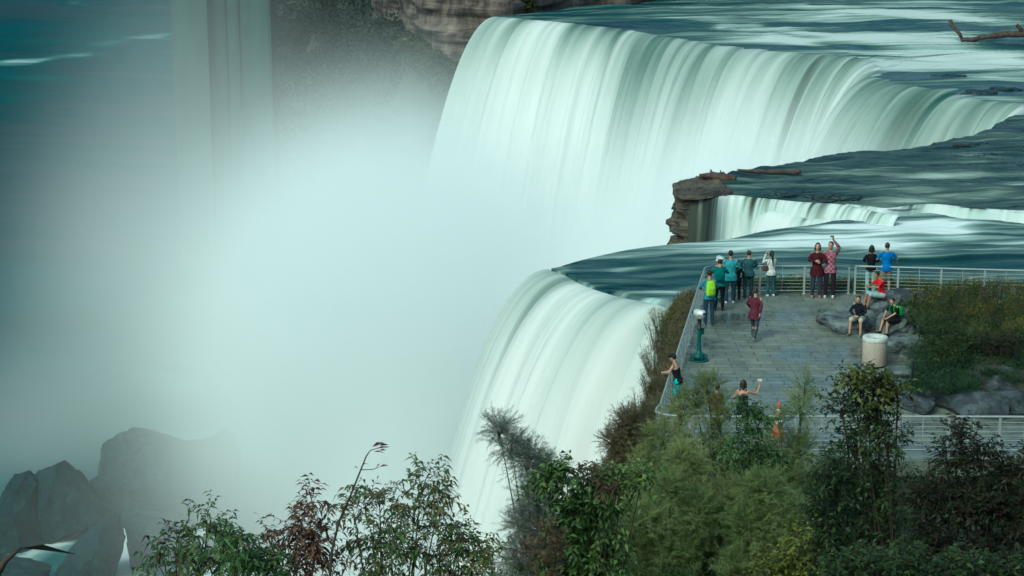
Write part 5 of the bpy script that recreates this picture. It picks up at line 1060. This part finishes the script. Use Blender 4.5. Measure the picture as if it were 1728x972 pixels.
# strip beyond the back railing
X = rng.uniform(8.2, 24, 900); Y = 69.75+rng.random(900)*1.0 - (X-8)*.10
cover('back_strip_plants', X, Y, -.1+.18*rng.random(900), 26, .16, .028, G_mid, 3, 'leaf', hh=.34)
cover('back_strip_grass', X[::2], Y[::2], .1+0*X[::2], 16, .20, .014, G_tan, 4, hh=.2)
for i, (px, lab) in enumerate([(1348, 'left of the couple'), (1420, 'right of the couple'), (1540, 'near the bed corner')]):
    c = P(px, 480, .3); tuft('goldenrod', 'small yellow goldenrod beyond the back railing, '+lab, 'flower', 'small goldenrods beyond the back railing', c.x, c.y+.2, -.1, .75, .45, 20, G_mid, G_yel, seed=60+i, LL=.12, LW=.02)
# stakes
for px, py, h in [(1539, 660, 1.05), (1603, 668, .95), (1714, 636, .9)]:
    c = P(px, py, .4); o = MB().box((0, 0, h/2), (.07, .07, h), top=.85).build('stake', M_tblack, None, False); o.location = (c.x, c.y, .3)
    tag(o, 'thin black stake in the juniper, '+{1539: 'at its left end', 1603: 'in the middle', 1714: 'at the right picture edge'}[px], 'stake', 'black stakes in the planting bed')
# bank outside the left rail
nb_ = 1500; t = rng.random(nb_)**1; u = rng.random(nb_); idx = (t*88).astype(int)+4
bb = bi[idx]*(1-u[:, None])+bo[idx]*u[:, None]; bz = bi[idx, 2]+(bo[idx, 2]-bi[idx, 2])*u**1.6
cover('bank_grass', bb[:, 0], bb[:, 1], bz, 40, .30, .014, G_tan, 5, hh=.25)
cover('bank_weeds', bb[::2, 0], bb[::2, 1], bz[::2], 26, .14, .03, G_dk, 6, 'leaf', hh=.35)
bk = [(1118, 536, 68, 1, 'yellow goldenrod clump at the brink beside the rail, left one'), (1150, 528, 69.2, 2, 'green and yellow clump next to the rail above the brink'), (1110, 560, 65, 3, 'tan seed head clump on the brink below the yellow goldenrod'), (1104, 600, 61, 3, 'brown grass clump hanging over the brink, middle one'), (1100, 640, 57, 3, 'brown grass clump left of the person in the black cap'), (1085, 680, 53, 3, 'large brown grass clump below the person in the black cap'), (1065, 720, 50, 4, 'dark green clump on the bank at the railing corner'), (1128, 580, 63, 3, 'tan grass clump close to the rail by the lone telescope')]
for i, (px, py, D, k, lab) in enumerate(bk):
    c = PD(px, py, D); tuft('wild_clump', lab, 'plant', 'wild clumps on the bank outside the left railing', c.x, c.y, c.z-.75, 1.1, .60, 60, {1: G_mid, 2: G_mid, 3: G_tan, 4: G_dk}[k], {1: G_yel, 2: G_ylw, 3: None, 4: None}[k], seed=80+i, LL=.17, LW=.016)
# undergrowth over the hillside
n_ = 5200; Y = rng.uniform(17, 48.2, n_); ix = np.interp(Y, [p[1] for p in bank_in[::-1]], [p[0] for p in bank_in[::-1]]); X = ix-1.2 + rng.random(n_)*(Y*.30+2-ix+1.2)
kk = (Y < 30) | (X > Y*.19); Zu = HX(X, Y)+.35*fbm(X*.5, Y*.5, seed=12)
cover('undergrowth', X[kk], Y[kk], Zu[kk], 24, .13, .04, G_dk, 7, 'leaf', hh=.7)
cover('feathery_undergrowth', X[~kk], Y[~kk], Zu[~kk], 60, .20, .014, G_dk, 17, 'blade', hh=.9, upw=.8)
n_ = 2600; ii = 96+(rng.random(n_)*60).astype(int); u = rng.random(n_); bb = bi[ii]*(1-u[:, None])+bo[ii]*u[:, None]
cover('slope_undergrowth', bb[:, 0], bb[:, 1], bi[ii, 2]+(bo[ii, 2]-bi[ii, 2])*u**1.6, 30, .16, .04, G_mid, 8, 'leaf', hh=.8)
# far wooded slope at the foot of the mainland cliff
G_far = leaf_mat('far_wood_leaf', [(.003, .009, .007), (.007, .019, .013), (.014, .032, .017), (.03, .042, .018)])
nf_ = 430; ii = (rng.random(nf_)*109).astype(int); jj = (rng.random(nf_)*39).astype(int)
cx_ = SLOPE[0][ii, jj]+rng.normal(size=nf_)*1.5; cy_ = SLOPE[1][ii, jj]+rng.normal(size=nf_)*3; cz_ = SLOPE[2][ii, jj]+1.0
rr_ = rng.uniform(2.0, 5.0, nf_); m_n = 330; q = unit(rng.normal(size=(nf_, m_n, 3)))*np.array([1, 1, .8]); c = (np.stack([cx_, cy_, cz_], 1)[:, None]+q*(rr_[:, None]*(.75+.3*rng.random((nf_, m_n))))[..., None]).reshape(-1, 3)
v, f = leaf_geo(c, rng.normal(size=c.shape)+q.reshape(-1, 3), .75, .55, 'leaf', rng, .2)
tag(mk('slope_woodland', v, f, G_far, smooth=False), kind='stuff')
G_fb = leaf_mat('cliff_bush_leaf', [(.025, .045, .015), (.06, .085, .02), (.10, .09, .03)])
for i, (px, py, D, r, lab) in enumerate([(738, 108, 236, 26, 'green bush at the cliff foot left of the falls'), (715, 92, 240, 14, 'small ochre bush growing on the far cliff'), (695, 70, 250, 12, 'small bush in the cleft of the far cliff'), (755, 130, 234, 20, 'lower green bush half veiled by mist beside the falls')]):
    c, rr = CL(px, py, D, r, r*.8); plant('cliff_bush', lab, 'bush', 'bushes at the far cliff', c-np.array([0, 0, rr[2]+.8]), [(c, rr), (c+np.array([rr[0]*.7, 0, -.5]), rr*.7), (c+np.array([-rr[0]*.7, 0, -.6]), rr*.7)], 240, 1.1, 8, .6, .4, G_fb, seed=90+i, stem_r=.12, twig_r=.02)
for i, (px, py, D, r, lab) in enumerate([(886, 4, 247, 14, 'small green bush hanging over the far shore above the falls'), (1092, 1, 268, 12, 'green bush on the far shore at the top edge')]):
    c, rr = CL(px, py, D, r, r*.6); plant('cliff_bush', lab, 'bush', 'bushes at the far cliff', c-np.array([0, 0, rr[2]+.8]), [(c, rr)], 120, .8, 8, .5, .35, G_fb, seed=95+i, stem_r=.12, twig_r=.02)
MIST_COL = (.975, .999, 1.0, 1)
STEP = .6
BX = (-95, 75, 62, 335, -53, 14)
MIST = [((-13.2, 168, -25.5), (10.8, 28, 12.5), .26),     # main plume
        ((-39, 200, -16), (11, 34, 13), .007),
        ((-44, 226, -36), (16, 20, 16), .020),    # drifting bank over the river beyond the boulders
        ((-40, 160, -43), (13, 14, 10), .005),
        ((-48, 292, -12), (20, 24, 20), .006),    # veil in front of the tower
        ((-54, 203, -46), (13, 12, 9), .018),
        ((-10, 240, -34), (22, 30, 13), .010),
        ((8, 185, -36), (14, 34, 14), .10),       # foot of the big falls
        ((16, 142, -20), (9, 20, 9), .22),        # splash by the corner
        ((20, 148, -13), (9, 12, 6), .10),        # spray thrown up by the inner bend
        ((-5.5, 84, -20), (3.3, 8, 9), .20)]      # spray along the near falls' outer edge
# ================================================================== mist: scattering spray hanging in the gorge
mm = bpy.data.materials.new('spray'); mm.use_nodes = True; nt = mm.node_tree; nt.nodes.clear()
out = nt.nodes.new('ShaderNodeOutputMaterial'); pv = nt.nodes.new('ShaderNodeVolumePrincipled'); nt.links.new(pv.outputs[0], out.inputs['Volume'])
pv.inputs['Color'].default_value = MIST_COL; pv.inputs['Anisotropy'].default_value = -.32
L = nt.links.new
geo = N(nt, 'ShaderNodeNewGeometry')
acc = None
for (c, r, amp) in MIST:
    s1 = N(nt, 'ShaderNodeVectorMath', operation='SUBTRACT'); L(geo.outputs['Position'], s1.inputs[0]); s1.inputs[1].default_value = c
    s2 = N(nt, 'ShaderNodeVectorMath', operation='DIVIDE'); L(s1.outputs[0], s2.inputs[0]); s2.inputs[1].default_value = r
    s3 = N(nt, 'ShaderNodeVectorMath', operation='DOT_PRODUCT'); L(s2.outputs[0], s3.inputs[0]); L(s2.outputs[0], s3.inputs[1])
    s4 = N(nt, 'ShaderNodeMath', operation='MULTIPLY'); L(s3.outputs['Value'], s4.inputs[0]); s4.inputs[1].default_value = -1.4427
    s5 = N(nt, 'ShaderNodeMath', operation='POWER'); s5.inputs[0].default_value = 2.0; L(s4.outputs[0], s5.inputs[1])
    s6 = N(nt, 'ShaderNodeMath', operation='MULTIPLY_ADD'); L(s5.outputs[0], s6.inputs[0]); s6.inputs[1].default_value = amp
    if acc is None: s6.inputs[2].default_value = 0.0
    else: L(acc.outputs[0], s6.inputs[2])
    acc = s6
nz = N(nt, 'ShaderNodeTexNoise', i_Scale=.035, i_Detail=1.0); L(geo.outputs['Position'], nz.inputs['Vector'])
nm = N(nt, 'ShaderNodeMath', operation='MULTIPLY_ADD'); L(nz.outputs[0], nm.inputs[0]); nm.inputs[1].default_value = 1.2; nm.inputs[2].default_value = .4
ml = N(nt, 'ShaderNodeMath', operation='MULTIPLY'); L(acc.outputs[0], ml.inputs[0]); L(nm.outputs[0], ml.inputs[1])
sb = N(nt, 'ShaderNodeMath', operation='SUBTRACT'); L(ml.outputs[0], sb.inputs[0]); sb.inputs[1].default_value = .0006; sb.use_clamp = True
L(sb.outputs[0], pv.inputs['Density'])
mm.cycles.volume_step_rate = STEP
m_ = MB(); m_.box(((BX[0]+BX[1])/2, (BX[2]+BX[3])/2, (BX[4]+BX[5])/2), (BX[1]-BX[0], BX[3]-BX[2], BX[5]-BX[4]))
mist = m_.build('mist', mm, smooth=False); tag(mist, kind='stuff')
